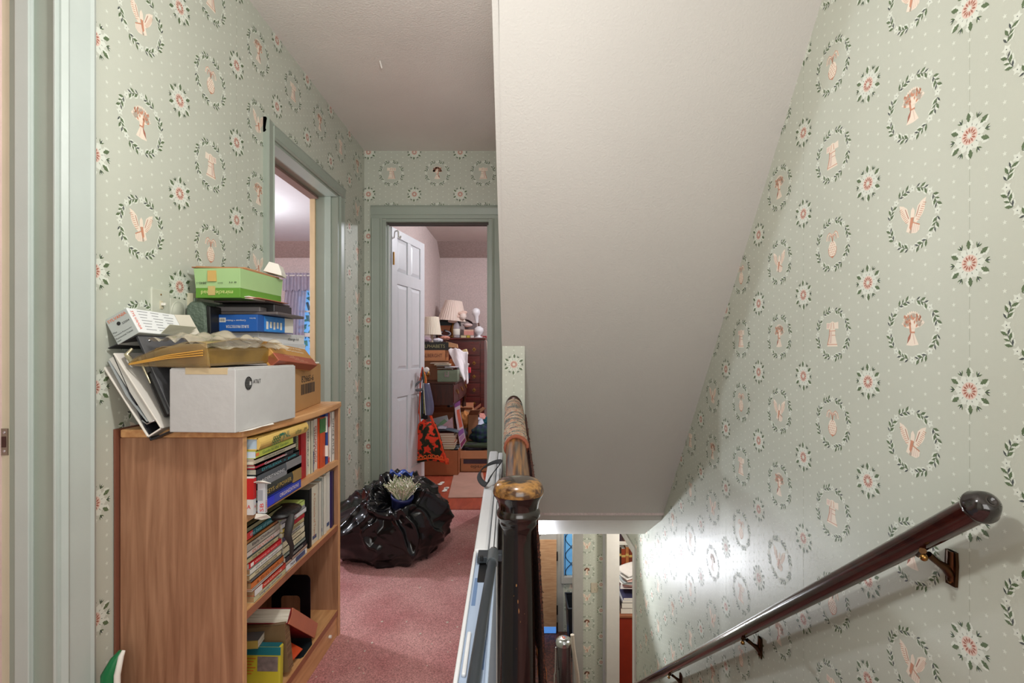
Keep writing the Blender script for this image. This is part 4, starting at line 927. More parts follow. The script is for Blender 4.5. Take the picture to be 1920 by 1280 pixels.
# second shelf piles
G3 = 'paperbacks in the near pile on the second shelf'
z = -.69
pA = [((196, 190, 150), .018, 'yellowish paperback with a blue edge at the bottom of the near pile', 'Language and Mind', (70, 80, 140), []),
 ((204, 60, 36), .0165, 'red orange paperback second from the bottom of the near pile', 'Teaching', (240, 220, 200), [(0, .22, 0, 1, (222, 220, 216))]),
 ((214, 200, 190), .006, 'thin pale pink paperback above the red orange one', None, None, []),
 ((206, 112, 44), .018, 'orange paperback in the lower half of the near pile', 'a first look', (120, 60, 30), []),
 ((98, 100, 98), .010, 'grey thin paperback above the orange one', None, None, []),
 ((206, 196, 160), .014, 'cream paperback with spaced brown letters', 'THE THIRTEEN CLOCK', (96, 80, 50), []),
 ((220, 218, 208), .016, 'white paperback with small grey lettering under the red one', 'the body language', (120, 120, 130), []),
 ((206, 32, 38), .016, 'bright red paperback with a white square mark', 'Winning at work', (240, 200, 190), [(.04, .12, .2, .8, (236, 226, 220))]),
 ((186, 178, 136), .014, 'olive cream paperback above the bright red one', 'THE NEW READER', (90, 84, 60), []),
 ((210, 196, 186), .018, 'whitish paperback with pink lettering and dark edge', 'SURVIVAL', (206, 120, 104), [(0, 1, 0, .2, (70, 84, 84))]),
 ((170, 162, 148), .022, 'grey beige paperback with dark lettering near the top of the near pile', 'Early Childhood', (60, 56, 70), []),
 ((150, 96, 44), .010, 'brown gold thin book under the teal one', None, None, []),
 ((18, 92, 100), .020, 'teal book with a red end label on top of the near pile', 'the best of times', (150, 206, 214), [(0, .22, 0, 1, (206, 50, 46))])]
for k, (c, h, lab, tt, tcol, dec) in enumerate(pA):
    x = -.728-.0008*k+.002*math.sin(k*1.3); y = 1.362-.0026*k+.003*math.sin(k*2.1); L = .182-.004*(k % 3)+.002*(k % 2)
    book(lab, G3, hM(x, y, z), L, .118+.006*(k % 3), h*.98, c, tt, tcol or (60, 60, 60), soft=True, th=.5, tw=.7, deco=dec or None, pages=mat((176, 140, 100), .8, var=.1) if k < 7 else None); z += h
topA = z
book('dull olive hardback lying on top of the teal book', G3, hM(-.735, 1.335, z), .20, .16, .016, (122, 118, 84), None); z += .0165
G4 = 'paperbacks in the middle pile on the second shelf'
z = -.69
pB = [((220, 222, 220), .022, 'white paperback with a navy label at the bottom of the middle pile', 'MARKETS', (40, 50, 90), [(.45, .9, .15, .85, (70, 82, 120))]),
 ((190, 160, 140), .010, 'pinkish brown thin paperback second in the middle pile', 'a study of us', (110, 70, 60), []),
 ((26, 28, 32), .016, 'black paperback with pale lettering low in the middle pile', 'COGNITION', (200, 200, 190), []),
 ((140, 150, 140), .010, 'grey green thin paperback in the middle pile', None, None, []),
 ((212, 204, 170), .020, 'plain cream paperback, lower of the two pale ones in the middle pile', 'the child', (120, 110, 80), []),
 ((218, 210, 178), .020, 'plain cream paperback, upper of the two pale ones in the middle pile', 'on teaching', (120, 110, 80), []),
 ((196, 194, 176), .016, 'grey cream paperback with navy lettering in the middle pile', 'GRAMMAR PRIMER', (40, 46, 90), [(0, .3, .1, .9, (60, 60, 90))]),
 ((190, 176, 128), .014, 'tan yellow paperback with brown dots in the middle pile', 'field notes', (90, 70, 50), []),
 ((206, 180, 70), .012, 'yellow book with a red end in the middle pile', None, None, [(.5, 1, 0, 1, (170, 20, 34))]),
 ((214, 214, 216), .016, 'white book with a magenta mark under the lime book', 'N', (170, 30, 60), []),
 ((186, 206, 116), .026, 'lime green book with a white rounded spine topping the middle pile', None, None, [(0, 1, 0, .4, (150, 150, 154))])]
for k, (c, h, lab, tt, tcol, dec) in enumerate(pB):
    y = 1.549-.0020*k+.003*math.sin(k*1.7); L = (.150 if k < 9 else .172)
    book(lab, G4, hM(-.729-.0006*k+.002*math.sin(k), y, z), L, .12, h*.98, c, tt, tcol or (60, 60, 60), soft=True, th=.45, tw=.6 if tt != 'N' else .1, deco=dec or None); z += h
topB = z
G5 = 'upright books on the second shelf'
for k, (a_, b_, h, c, tt, lab) in enumerate([(580.2, 584.8, .205, (24, 26, 26), None, 'black tall upright book next to the middle pile'), (585.5, 597.5, .205, (208, 204, 184), 'A Chronicle of Travel', 'cream spiral book with tan lettering, first of the pale uprights'),
    (597.8, 603.5, .208, (212, 208, 194), None, 'pale upright book, second of the pale ones on the second shelf'), (603.8, 606.5, .214, (150, 160, 156), None, 'thin grey upright book between the pale ones'), (606.8, 612.8, .218, (222, 220, 206), None, 'off white upright book, third of the pale ones on the second shelf'),
    (613, 620.5, .222, (218, 218, 208), None, 'off white upright book beside the purple ones'), (621.5, 624.5, .22, (50, 36, 92), None, 'dark purple upright book on the second shelf'), (624.8, 628.5, .215, (26, 34, 60), None, 'navy upright book at the far right of the second shelf')]):
    y0_, y1_ = upy(a_), upy(b_)
    book(lab, G5, uM(-.736-.003*(k % 2), y1_, -.69), h, .15, y1_-y0_-.0006, c, tt, (190, 120, 70), flip=True, soft=True, th=.3, tw=.75, deco=[(.08, .14, .2, .8, (60, 80, 120))] if k in (1, 3, 5) else None)
# black pouch with strap lying on the piles
pc = thing('black_pouch', 'black leather pouch with a dangling strap on top of the paperback piles', 'pouch', (-.72, 1.53, topA))
def pf(u, v):
    a_ = 2*math.pi*u; p = v*math.pi
    return Vector((-.735+.05*math.cos(a_)*abs(math.sin(p))**.5, 1.535+.062*(-math.cos(p)), topB+.012+.015*math.sin(a_)*abs(math.sin(p))**.5))
MB().grid(pf, 24, 16, mat((22, 22, 22), .4, var=.2, bump=.3, bscale=60)).build('pouch', pc, recalc=False)
MB().tube([(-.690, 1.50, topB+.014), (-.688, 1.485, topB-.005), (-.690, 1.475, topB-.04), (-.686, 1.495, topB-.08), (-.692, 1.500, topB-.12)], [.009, .013, .011, .007, .004], mat((40, 36, 34), .6), 10, flat=.5).build('strap', pc)
# black metal bookend on the bottom shelf
be = thing('bookend', 'black metal bookend with a rounded cut-out on the bottom shelf', 'bookend', (-.83, 1.80, -1.026))
MBK = mat((12, 12, 14), .25, .2); bz = -1.026
def rr_pts(x0, x1, z0, z1, r, y, n=5):
    out = [(x0, y, z0), (x1, y, z0)]
    for k in range(n+1): a_ = math.pi/2*k/n; out.append((x1-r+r*math.cos(a_), y, z1-r+r*math.sin(a_)))
    for k in range(n+1): a_ = math.pi/2+math.pi/2*k/n; out.append((x0+r+r*math.cos(a_), y, z1-r+r*math.sin(a_)))
    return out
mb = MB(); ob = rr_pts(-.905, -.764, bz, -.815, .02, 1.81); ib = rr_pts(-.871, -.801, bz, -.89, .014, 1.81)
n_ = len(ob)
for yy in (1.81, 1.8125):
    mb.add([Vector((p[0], yy, p[2])) for p in ob+ib], [(i, i+1, n_+i+1, n_+i) for i in range(1, n_-1)]+[(n_-1, 0, n_, 2*n_-1)], MBK)
mb.add([Vector((p[0], yy, p[2])) for yy in (1.81, 1.8125) for p in ob], [(i, (i+1) % n_, n_+(i+1) % n_, n_+i) for i in range(n_)], MBK)
mb.box((-.905, 1.809, bz), (-.764, 1.8128, bz+.003), MBK)
mb.build('plate', be, solid=0)
MB().prism([(-.86, 1.66, bz), (-.735, 1.66, bz), (-.728, 1.67, bz), (-.728, 1.74, bz), (-.764, 1.812, bz), (-.86, 1.812, bz)], (0, 0, .0022), mat((30, 42, 46), .4, .3)).build('base', be)
# bottom shelf books
def P(px, py, y): return PX(px, py, y)
def slabbook(label, corner, xd, yd, L, W, Th, c, group, **k): return book(label, group, frame(corner, xd, yd), L, W, Th, c, **k)
G6 = 'old books lying on the bottom shelf'
bigM = frame((-.735, 1.50, -.865), (.05, .8, -.60), (-1, .0, 0)) @ R(-62, 'X')
book('thick worn reddish brown cloth book tipped over on the bottom shelf', G6, frame((-.735, 1.572, -.862), (0, .77, -.62), (-1, 0, 0)), .25, .17, .046, (122, 24, 30), None, rnd=.004,
     deco=[(0, 1, 0, 1, (186, 110, 78))])
MB()
book('yellow paperback with teal top edge and a photo on its cover', G6, frame((-.90, 1.40, -1.024), (0, 0, 1), (-1, .02, 0)) , .135, .075, .016, (186, 176, 54), None, soft=True)
yb = book('old thick paperback with browned pages beside the yellow one', G6, frame((-.885, 1.558, -.872), (.99, .02, .10), (.10, 0.0, -.99)), .145, .150, .032, (120, 96, 66), None, soft=True, pages=ramp_mat((96, 70, 44), (140, 108, 72), (4, 4, 200), 2, .9))
fy = thing('boxed_book', 'yellow and teal boxed book facing out on the bottom shelf with a grey photo', 'book', (-.85, 1.315, bz)); 
c0 = Vector((-.878, 1.519, bz+.001)); FM = frame(c0, (.99, -.02, 0), (.0, .04, 1))
MB().box((0, 0, -.022), (.145, .122, 0), mat((190, 178, 50), .5), FM).build('cover', fy, bevel=.004)
MB().box((.004, .120, -.021), (.141, .1235, -.001), mat((20, 100, 110), .5), FM).box((-.0005, .096, -.0005), (.1455, .120, .0006), mat((26, 110, 120), .5), FM).build('top_edge', fy)
MB().box((.075, .048, 0), (.138, .092, .0007), mat((120, 108, 104), .5, var=.35, scale=60), FM).build('photo', fy)
mb = MB()
for k in range(6): mb.box((.035, .084-.009*k, 0), (.070-.006*(k % 3), .0875-.009*k, .0007), mat((196, 120, 40), .5), FM)
mb.build('lettering', fy)
book('orange folded booklet slipped behind the browned paperback', G6, frame((-.738, 1.575, -1.0), (0, .93, -.10), (-1, 0, .5)), .11, .05, .004, (214, 82, 40), None, soft=True)
book('small grey book with a yellow spine end under the tipped cloth book', G6, frame((-.88, 1.50, -.902), (.9, .1, 0), (-.1, .9, 0)), .085, .05, .024, (96, 96, 98), None, soft=True, deco=[(.6, 1, 0, 1, (190, 170, 90))])
mg = thing('magazine', 'orange and red magazine leaning in the near corner of the bottom shelf', 'magazine', (-.76, 1.32, bz))
MB().add([(-.90, 1.40, bz+.003), (-.765, 1.40, bz+.002), (-.805, 1.45, bz+.10), (-.90, 1.45, bz+.10)], [(0, 1, 2, 3)], mat((230, 90, 40), .4, var=.3, scale=25)).build('cover', mg, solid=.003)
MB().add([(-.80, 1.398, bz+.01), (-.765, 1.398, bz+.008), (-.805, 1.445, bz+.085)], [(0, 1, 2)], mat((214, 30, 30), .4)).build('red_patch', mg, solid=.001)

# ------------------------------------------------------------------ things on top of the bookcase
def yawframe(x, y, z, yaw): return T(x, y, z) @ R(yaw, 'Z')
# white box with a telephone company mark
ab = thing('white_carton', 'white cardboard box with a striped globe mark and AT&T lettering', 'carton', (-.79, 1.38, BT))
AM = yawframe(-.7075, 1.236, BT+.0005, 0) @ R(-.0, 'Z'); M_WB = mat((186, 185, 183), .6, var=.03, scale=30, bump=.12, bscale=40)
AM = Matrix(((.985, 0, 0, -.7075), (0, 1, 0, 1.236), (0, 0, 1, BT+.0005), (0, 0, 0, 1))) @ R(-7, 'Z')
AM = T(-.7075, 1.236, BT+.0005) @ R(-4, 'Z')
MB().box((-.172, 0, 0), (0, .286, .158), M_WB, AM).build('body', ab, bevel=.002)
MB().box((-.170, .002, .158), (-.004, .141, .1605), M_WB, AM).box((-.170, .145, .158), (-.004, .284, .1605), M_WB, AM).build('flap', ab, bevel=.001)
MB().box((-.13, -.0006, .145), (-.02, .003, .1615), mat((196, 176, 140), .5), AM).build('tape', ab)
FX = AM @ frame((.0008, 0, 0), (0, 1, 0), (0, 0, 1))
mb = MB(); cx, cz = .052, .120
for k in range(9):
    zz = -.0135+.003375*k; hw = math.sqrt(max(0, .0155**2-zz**2)); mb.box((cx-hw*.85, cz+zz-.0011, -.0004), (cx+hw*(.25 if 2 < k < 6 else .85), cz+zz+.0011, .0006), M_INK, FX)
mb.tube([FX @ Vector((cx+.014*math.cos(t*.42), cz+.0165*math.sin(t*.42), .0002)) for t in range(16)], .0009, M_INK, 5)
mb.text('AT&T', FX @ T(cx+.036, cz+.003, .0006), .0105, M_INK, .034); mb.build('logo', ab, recalc=False)
MB().prism([AM @ Vector(p) for p in ((.003, .01, .0005), (.012, .05, .0), (.008, .10, .0005), (.012, .15, 0), (.002, .16, .001))], (0, 0, .001), M_PAPER).build('torn_edge', ab)
# brown carton
bb = thing('brown_carton', 'brown cardboard box printed with a barcode at the far end of the bookcase', 'carton', (-.82, 1.75, BT))
BM = T(-.726, 1.545, BT+.0005) @ R(8.0, 'Z')
MB().box((-.22, 0, 0), (0, .41, .150), M_CARD, BM).build('body', bb, bevel=.002)
MB().box((-.22, 0, .150), (-.004, .20, .153), M_CARD, BM).box((-.22, .206, .150), (-.004, .408, .153), M_CARD, BM).build('flap', bb, bevel=.001)
FX = BM @ frame((.0008, 0, 0), (0, 1, 0), (0, 0, 1)); mb = MB().text('82665-6', FX @ T(.23, .105, 0), .022, M_INK, .15)
rr = random.Random(2); x = .15
while x < .32:
    w_ = rr.choice((.002, .003, .005)); mb.box((x, .052, 0), (x+w_, .088, .0006), mat((70, 56, 44), .6), FX); x += w_+rr.choice((.003, .004, .006))
mb.build('print', bb, recalc=False)
# amber plastic bag with tray on the white box
M_AMB = mat((122, 94, 42), .12, var=.3, scale=14, bump=.3, bscale=18, alpha=.93, coat=.8)
M_AMB2 = mat((172, 142, 84), .1, var=.3, scale=12, bump=.2, bscale=16, alpha=.42, coat=1)
am = thing('plastic_packet', 'amber plastic packet with a tray of papers lying on the white box', 'packet', (-.80, 1.33, -.045))
def spts(l, y): return [PX(a_, b_, y) for a_, b_ in l]
z0_ = -.043
MB().prism([(-.777, 1.235, z0_+.001), (-.732, 1.50, z0_+.004), (-.90, 1.53, z0_+.004), (-.945, 1.28, z0_+.002)], (0, 0, .048), M_AMB).build('tray', am, bevel=.008)
AX = T(-.777, 1.235, z0_) @ R(-9.5, 'Z')
def bagf(u, v):
    x = -.215+.225*u; y = -.012+.29*v
    h = .006+.055*min(1, math.sin(math.pi*min(1, .02+u*.55))**.8)+.012*math.sin(math.pi*v)+.006*noise.noise((x*34, y*24, 1))
    return AX @ Vector((x, y, h))
MB().grid(bagf, 44, 30, M_AMB2).build('film', am, solid=.0015, recalc=False)
MB().grid(lambda u, v: AX @ Vector((-.215+.225*u, -.012+.012*v, (.006+.055*math.sin(math.pi*min(1, .02+u*.55))**.8)*(1-v)+.004*v*(1-u)-.002)), 44, 6, M_AMB2).build('side_film', am, solid=.0012, recalc=False)
for k in range(3): MB().tube([AX @ Vector((-.214, -.010, .006+.001*k)), AX @ Vector((-.10, -.012, .022+.004*k)), AX @ Vector((-.0, -.014, .030+.006*k))], .0016, mat((214, 160, 70), .4), 6).build('folded_edge', am)
def cbag(u, v):
    x = -.17+.19*u; y = .0+.30*v
    return AX @ Vector((x, y, .064+.030*abs(noise.noise((x*22, y*18, 5)))+.022*math.sin(math.pi*min(1, u*1.1))*math.sin(math.pi*v)**.5-.02*u*u))
tag(MB().grid(cbag, 50, 50, mat((206, 196, 172), .15, var=.1, alpha=.5, coat=.6)).build('plastic_bag', recalc=False), 'crumpled clear plastic bag on top of the amber packet', 'plastic bag')
# ochre box leaning on the brown carton
oc = thing('ochre_box', 'ochre and rust slim box with white lettering tilted on the brown carton', 'box', (-.75, 1.62, -.05))
a_ = PX(519, 642, 1.40); b_ = PX(595, 666, 1.72)
OM = frame(PX(524, 676, 1.42)+Vector((0, 0, .002)), PX(584, 696, 1.72)-PX(524, 676, 1.42), (0, 0, 1))
OM = frame(Vector((-.708, 1.46, -.030)), Vector((-.01, .30, -.024)), (-.62, 0, .8))
MB().box((0, 0, -.035), (.30, .072, 0), mat((176, 128, 60), .5), OM).box((0, -.0006, -.030), (.30, .03, .0008), mat((150, 74, 50), .5), OM).build('body', oc, bevel=.002)
mb = MB()
for k, tt in enumerate(('Double & Single', 'Sided Card Assortment')): mb.text(tt, OM @ T(.18, .062-.012*k, .001), .007, M_PAPER, .14)
for k in range(4): mb.text('record cards', OM @ T(.10+.03*k, .025-.006*k, .0015), .004, mat((220, 180, 150), .5), .07)
mb.build('lettering', oc, recalc=False)
tag(MB().prism([(-.765, 1.78, -.0515), (-.768, 1.90, -.0515), (-.85, 1.91, -.0515), (-.85, 1.79, -.0515)], (0, 0, .006), M_PAPER).build('envelope', bevel=.002), 'white envelope corner on the brown carton behind the ochre box', 'envelope')
# stack behind: games / kits, blue box, trays, papers
def kbox(name, lab, cat, x0, x1, y0, y1, z0, z1, c, c2=None, txt=None, tcol=(30, 30, 34), flipt=False, yaw=0, grp=None, tw=None, th=.5, lid=True, tpos=.6):
    t = thing(name, lab, cat, ((x0+x1)/2, (y0+y1)/2, z0), grp)
    M_ = T(x1, y0, z0) @ R(yaw, 'Z'); W_ = x1-x0; D_ = y1-y0; H_ = z1-z0
    MB().box((-W_, 0, 0), (0, D_, H_), mat(c, .5, var=.05, scale=25), M_).build('body', t, bevel=.0015)
    if lid: MB().box((-W_-.0008, -.0008, H_*.72), (.0008, D_+.0008, H_+.0008), mat(c2 or c, .5, var=.05, scale=25), M_).build('lid', t, bevel=.001)
    if txt:
        m = MB(); F1 = M_ @ frame((.0016, D_*tpos, H_*.5), (0, -1, 0) if flipt else (0, 1, 0), (0, 0, -1) if flipt else (0, 0, 1)); F2 = M_ @ frame((-W_*(1-tpos) if False else -W_*.45, -.0016, H_*.5), (-1, 0, 0) if flipt else (1, 0, 0), (0, 0, -1) if flipt else (0, 0, 1))
        m.text(txt, F1, H_*th, mat(tcol, .5), tw or D_*.5); m.text(txt, F2, H_*th, mat(tcol, .5), W_*.7); m.build('lettering', t, recalc=False)
    return t, M_
G7 = 'white kit boxes stacked under the blue box'
for k in range(3): kbox('kit_box', ('white kit box with black lettering, lowest of the three', 'white kit box with black lettering, middle of the three', 'white kit box with black lettering, topmost of the three')[k], 'box', -.99, -.862+.004*(k % 2), 1.64, 1.985, -.0525+.037*k, -.0165+.037*k, (222, 222, 222), (206, 208, 210), 'change kit', grp=G7, tpos=.72, tw=.09, th=.4)
zb = -.0525+.028*3+.001
t, BM2 = kbox('blue_box', 'blue computer accessory box lying upside down in the pile', 'box', -.975, -.845, 1.60, 1.83, .0595, .114, (24, 84, 160), (24, 84, 160), None, lid=False, yaw=-2)
MB().box((-.002, .04, .002), (.0012, .17, .052), mat((40, 130, 210), .4, var=.2, scale=40), BM2).box((-.002, .17, .002), (.0014, .231, .053), M_PAPER, BM2).build('side_panel', t)
F2 = BM2 @ frame((-.060, -.0012, .030), (-1, 0, 0), (0, 0, -1))
mb = MB().text('SURGE PROTECTOR', F2 @ T(.005, -.016, 0) @ T(0, .03, 0), .009, M_PAPER, .075).text('Computer + Modem', F2 @ T(.01, -.006, 0), .007, M_PAPER, .065).text('fax line', F2 @ T(-.045, -.012, 0), .004, M_PAPER, .02)
mb.box((-.124, -.0012, .03), (-.104, .001, .044), M_PAPER, BM2)
for k in range(7): mb.box((-.122+.0025*k, -.0016, .032), (-.1208+.0025*k, .001, .042), M_INK, BM2)
for k in range(5): mb.box((.0014, .05+.022*k, .01+.004*(k % 2)), (.0018, .062+.022*k, .035), M_PAPER, BM2)
mb.build('lettering', t, recalc=False)
tr_ = thing('grey_tray', 'dark grey plastic tray device on top of the blue box', 'tray', (-.88, 1.72, .1152))
TM = T(-.795, 1.63, .1152) @ R(4, 'Z')
MB().box((-.20, 0, 0), (.0, .24, .010), mat((92, 84, 84), .45), TM).box((-.20, 0, .010), (-.055, .05, .026), mat((110, 104, 106), .45), TM).box((-.21, .05, .012), (-.03, .20, .040), mat((30, 26, 28), .35), TM).build('body', tr_, bevel=.003)
MB().box((-.20, .0, .040), (-.03, .18, .046), mat((76, 66, 66), .5), TM).build('cover', tr_, bevel=.001)
for k, (c, dx, nm) in enumerate((((206, 196, 186), 0, 'beige folded leaflet under the green box'), ((190, 120, 96), .02, 'salmon leaflet under the green box'), ((228, 222, 214), -.01, 'white leaflet directly under the green box'))):
    tag(MB().grid(lambda u, v: Vector((-.97+.135*u+dx, 1.58+.20*v-.03*u, .1615+.003*k+.002*math.sin(u*4+k))), 8, 8, mat(c, .7)).build('leaflet', solid=.0018), nm, 'leaflet', 'leaflets under the green box')
# grey green equipment case
gc = thing('equipment_case', 'mottled grey green moulded case with black face behind the boxes', 'case', (-1.0, 1.6, BT))
M_GC = mat((92, 106, 92), .6, var=.12, scale=60, bump=.5, bscale=140)
def casepts(y): return [(-1.046, y, BT), (-.975, y, BT), (-.980, y, .06), (-.985, y, .13), (-.995, y, .152), (-1.030, y, .152), (-1.043, y, .138), (-1.046, y, .10)]
MB().prism(casepts(1.555), (0, .13, 0), M_GC).build('body', gc, bevel=.006)
MB().prism([(-.974, 1.56, BT), (-.974, 1.68, BT), (-.984, 1.68, .14), (-.984, 1.56, .14)], (.012, 0, -.004), M_BLACK).build('front_face', gc, bevel=.002)
# green box with flared lid
gb = thing('green_box', 'light green box with a darker green band and tape, topmost of the pile', 'box', (-.90, 1.6, .152))
GM = T(-.862, 1.532, .1745-.014) @ R(-2, 'Z'); M_G1 = mat((158, 190, 132), .5, var=.03, scale=20); M_G2 = mat((92, 142, 44), .5, var=.03, scale=20)
def frust(mb, w0, d0, z0, w1, d1, z1, m, M_, tilt=0):
    mb.add([(-w0, 0, z0), (0, 0, z0), (0, d0, z0), (-w0, d0, z0), (-w1-(w0-w1)/2, (d0-d1)/2, z1), ((w1-w0)/2, (d0-d1)/2, z1), ((w1-w0)/2, d0-(d0-d1)/2, z1), (-w1-(w0-w1)/2, d0-(d0-d1)/2, z1)],
           [(3, 2, 1, 0), (4, 5, 6, 7), (0, 1, 5, 4), (1, 2, 6, 5), (2, 3, 7, 6), (3, 0, 4, 7)], m, False, M_)
mb = MB(); frust(mb, .140, .245, 0, .140, .245, .030, M_G2, GM); mb.build('band', gb, bevel=.001)
mb = MB(); frust(mb, .140, .245, .030, .146, .256, .090, M_G1, GM); mb.build('body', gb, bevel=.001)
MB().box((-.150, .01, .090), (.0, .225, .0945), mat((170, 120, 80), .7), GM @ R(2, 'Y')).build('cardboard_insert', gb)
F2 = GM @ frame((-.072, -.0014, .016), (-1, 0, 0), (0, 0, -1))
mb = MB().text('miracle tread', F2, .012, mat((210, 216, 140), .5), .10).text('8840-1', GM @ frame((-.118, -.0052, .045), (-1, 0, 0), (0, 0, -1)), .007, M_INK, .03).text('BLACK', GM @ frame((-.06, -.0052, .045), (-1, 0, 0), (0, 0, -1)), .004, M_INK, .016).text('8 M', GM @ frame((-.02, -.0052, .047), (-1, 0, 0), (0, 0, -1)), .005, M_INK, .022)
mb.build('lettering', gb, recalc=False)
MB().box((-.098, -.0075, .050), (-.072, -.001, .083), mat((196, 160, 92), .4), GM).box((-.100, -.002, .008), (-.078, .001, .036), mat((186, 164, 104), .4), GM).build('tape', gb)
wb = thing('small_white_box', 'small white carton with printed text lying on the green box', 'carton', (-.82, 1.72, .245))
WM = T(-.825, 1.72, .256) @ R(14, 'Z') @ R(14, 'Y')
MB().prism([(-.06, 0, 0), (0, 0, 0), (-.004, 0, .012), (-.02, 0, .036), (-.05, 0, .036)], (0, .075, 0), M_PAPER, WM).build('body', wb, bevel=.001)
mb = MB()
for k in range(6): mb.box((-.018, .008+.010*k, .0355), (-.001, .010+.010*k, .0362), mat((120, 120, 124), .5), WM @ T(-.026, 0, .001))
mb.build('lettering', wb)
for k, (c, nm) in enumerate((((150, 96, 60), 'brown folded cardboard sheet lying on the green box'), ((196, 150, 104), 'tan cardboard flap lying on the green box'))):
    tag(MB().box((-.16+.04*k, .02+.03*k, .095+.004*k), (-.02+.01*k, .17+.03*k, .098+.004*k), mat(c, .7), GM @ R(3, 'Z')).build('cardboard_sheet'), nm, 'cardboard')
# bulb carton at the left
sb = thing('bulb_carton', 'open white and grey lamp carton with orange SYLVANIA lettering', 'carton', (-.97, 1.38, -.02))
c1 = PX(236, 577, 1.30); c2 = PX(193, 601, 1.30); c3 = PX(250, 622, 1.28); c4 = PX(322, 586, 1.50)
ex = (c1-c2); ey = (c3-c1)
# end face (grey) spanned c2 -> c1 (top) and down; long face spans toward c4
O_ = Vector((-.965, 1.265, .018)); 
SM = frame((-.985, 1.262, -.0), (.86, -.0, .40), (.0, 1, .0))   # x: across end, y: along box away from us, z: up normal
SM = frame(PX(218, 640, 1.262), (.92, 0, .40), (.10, .99, .0))
Wb, Db, Hb = .062, .165, .062
SM = frame(PX(196, 600, 1.262)+Vector((0, 0, 0)), PX(236, 577, 1.262)-PX(196, 600, 1.262), (.08, .995, 0)) 
if SM.col[2].z < 0: SM = SM @ R(180, 'X')
# local: x up-right along top edge of end face, y into the room depth, -z down the end face
M_SG = mat((176, 182, 178), .5, var=.02); M_SW = mat((226, 228, 228), .5, var=.02)
MB().box((0, 0, -.072), (.062, .17, 0), M_SG, SM).box((.0605, .0005, -.071), (.0632, .17, .0005), M_SW, SM).build('body', sb, bevel=.001)
mb = MB().text('SYLVANIA', SM @ frame((.031, -.0008, -.010), (1, 0, 0), (0, 0, 1)), .008, mat((226, 110, 60), .5), .052)
mb.text('23204', SM @ frame((.046, -.0008, -.030), (1, 0, 0), (0, 0, 1)), .005, M_INK, .02).lathe([(0, 0), (.005, 0)], M_INK, SM @ frame((.028, -.001, -.026), (1, 0, 0), (0, 0, 1)), 12)
for k, tt in enumerate(('The', 'Compact Fluorescent', 'Fluorescente Tubular', 'compact')): mb.text(tt, SM @ frame((.028-(.02 if k in (0, 3) else 0), -.0008, -.042-.008*k), (1, 0, 0), (0, 0, 1)), .0042, M_INK, .012 if k in (0, 3) else .05)
F3 = SM @ frame((.0636, .085, -.035), (0, 1, 0), (0, 0, 1))
mb.text('SYLVANIA', SM @ frame((.0638, .012, -.035), (0, 0, -1), (0, 1, 0)), .009, mat((226, 90, 60), .5), .055)
for k in range(7):
    for j in range(3): mb.box((-.055+.045*j, .028-.009*k, 0), (-.020+.045*j-.006*((k+j) % 3), .0292-.009*k, .0006), mat((150, 152, 156), .5), F3)
mb.build('lettering', sb, recalc=False)
mb = MB().add([(.063, .17, 0), (.063, .17, -.07), (.085, .20, -.074), (.085, .20, -.01)], [(0, 1, 2, 3)], mat((186, 180, 164), .6), False, SM)
mb.add([(.066, .07, -.071), (.066, .168, -.071), (.095, .185, -.058), (.095, .075, -.060)], [(0, 1, 2, 3)], mat((206, 206, 186), .6), False, SM)
mb.build('open_flap', sb, solid=.0012, recalc=False)
# black box file and white binder leaning
bf = thing('box_file', 'black open box file with a metal ring tipped beside the white carton', 'box file', (-.93, 1.30, BT))
M_BF = mat((34, 34, 38), .4, var=.1, scale=60); M_BFT = mat((86, 86, 88), .4, var=.12, scale=90)
FB = frame(Vector((-.880, 1.262, BT+.002)), (-.50, .0, .866), (0, 1, 0)) # x: up along leaning; y: depth ; z: across
if FB.col[2].x < 0: pass
Lf = .255
FB = frame(PX(333, 806, 1.262)+Vector((0, 0, .003)), PX(252, 622, 1.262)-PX(333, 806, 1.262), (0, 1, 0))   # z axis points to the left/up or right/down
sg = 1 if FB.col[2].x < 0 else -1
def fb(lo, hi): 
    z0, z1 = sorted((lo[2]*sg, hi[2]*sg)); return (lo[0], lo[1], z0), (hi[0], hi[1], z1)
mb = MB()
for lo, hi in (((0, 0, 0), (Lf, .23, .004)), ((0, 0, .072), (Lf-.02, .23, .076)), ((0, .226, 0), (Lf, .23, .076)), ((0, 0, 0), (.004, .23, .076))):
    a1, b1 = fb(lo, hi); mb.box(a1, b1, M_BF, FB)
mb.build('body', bf, bevel=.001)
a1, b1 = fb((Lf, -.002, -.002), (Lf+.003, .23, .078)); MB().box(a1, b1, M_BF, FB).build('spine', bf, bevel=.001)
a1, b1 = fb((.02, .0, -.003), (Lf, .23, -.0005)); MB().box(a1, b1, M_BFT, FB).build('cover', bf, bevel=.001)
mb = MB().tube([FB @ Vector((Lf-.02, .01, sg*.03)), FB @ Vector((Lf-.03, .004, sg*.045)), FB @ Vector((Lf-.055, .004, sg*.040)), FB @ Vector((Lf-.05, .006, sg*.020)), FB @ Vector((Lf-.12, .008, sg*.022))], [.004, .006, .008, .005, .0015], mat((200, 190, 160), .25, .7), 10)
mb.build('clip', bf)
a1, b1 = fb((.04, .01, .010), (Lf-.09, .10, .030)); MB().box(a1, b1, mat((20, 20, 20), .3), FB).build('lever', bf, bevel=.006)
for yy in (.03, .12): MB().ball(FB @ Vector((Lf-.012, yy, -.004*sg)), .004, M_CHROME, 10).build('rivet', bf)
wbn = thing('white_binder', 'white ring binder with grey sheets leaning at the left end of the bookcase top', 'binder', (-.95, 1.28, BT))
FW = frame(PX(304, 806, 1.258)+Vector((0, 0, .004)), PX(183, 660, 1.258)-PX(276, 806, 1.258), (0, 1, 0))
sg = 1 if FW.col[2].x < 0 else -1
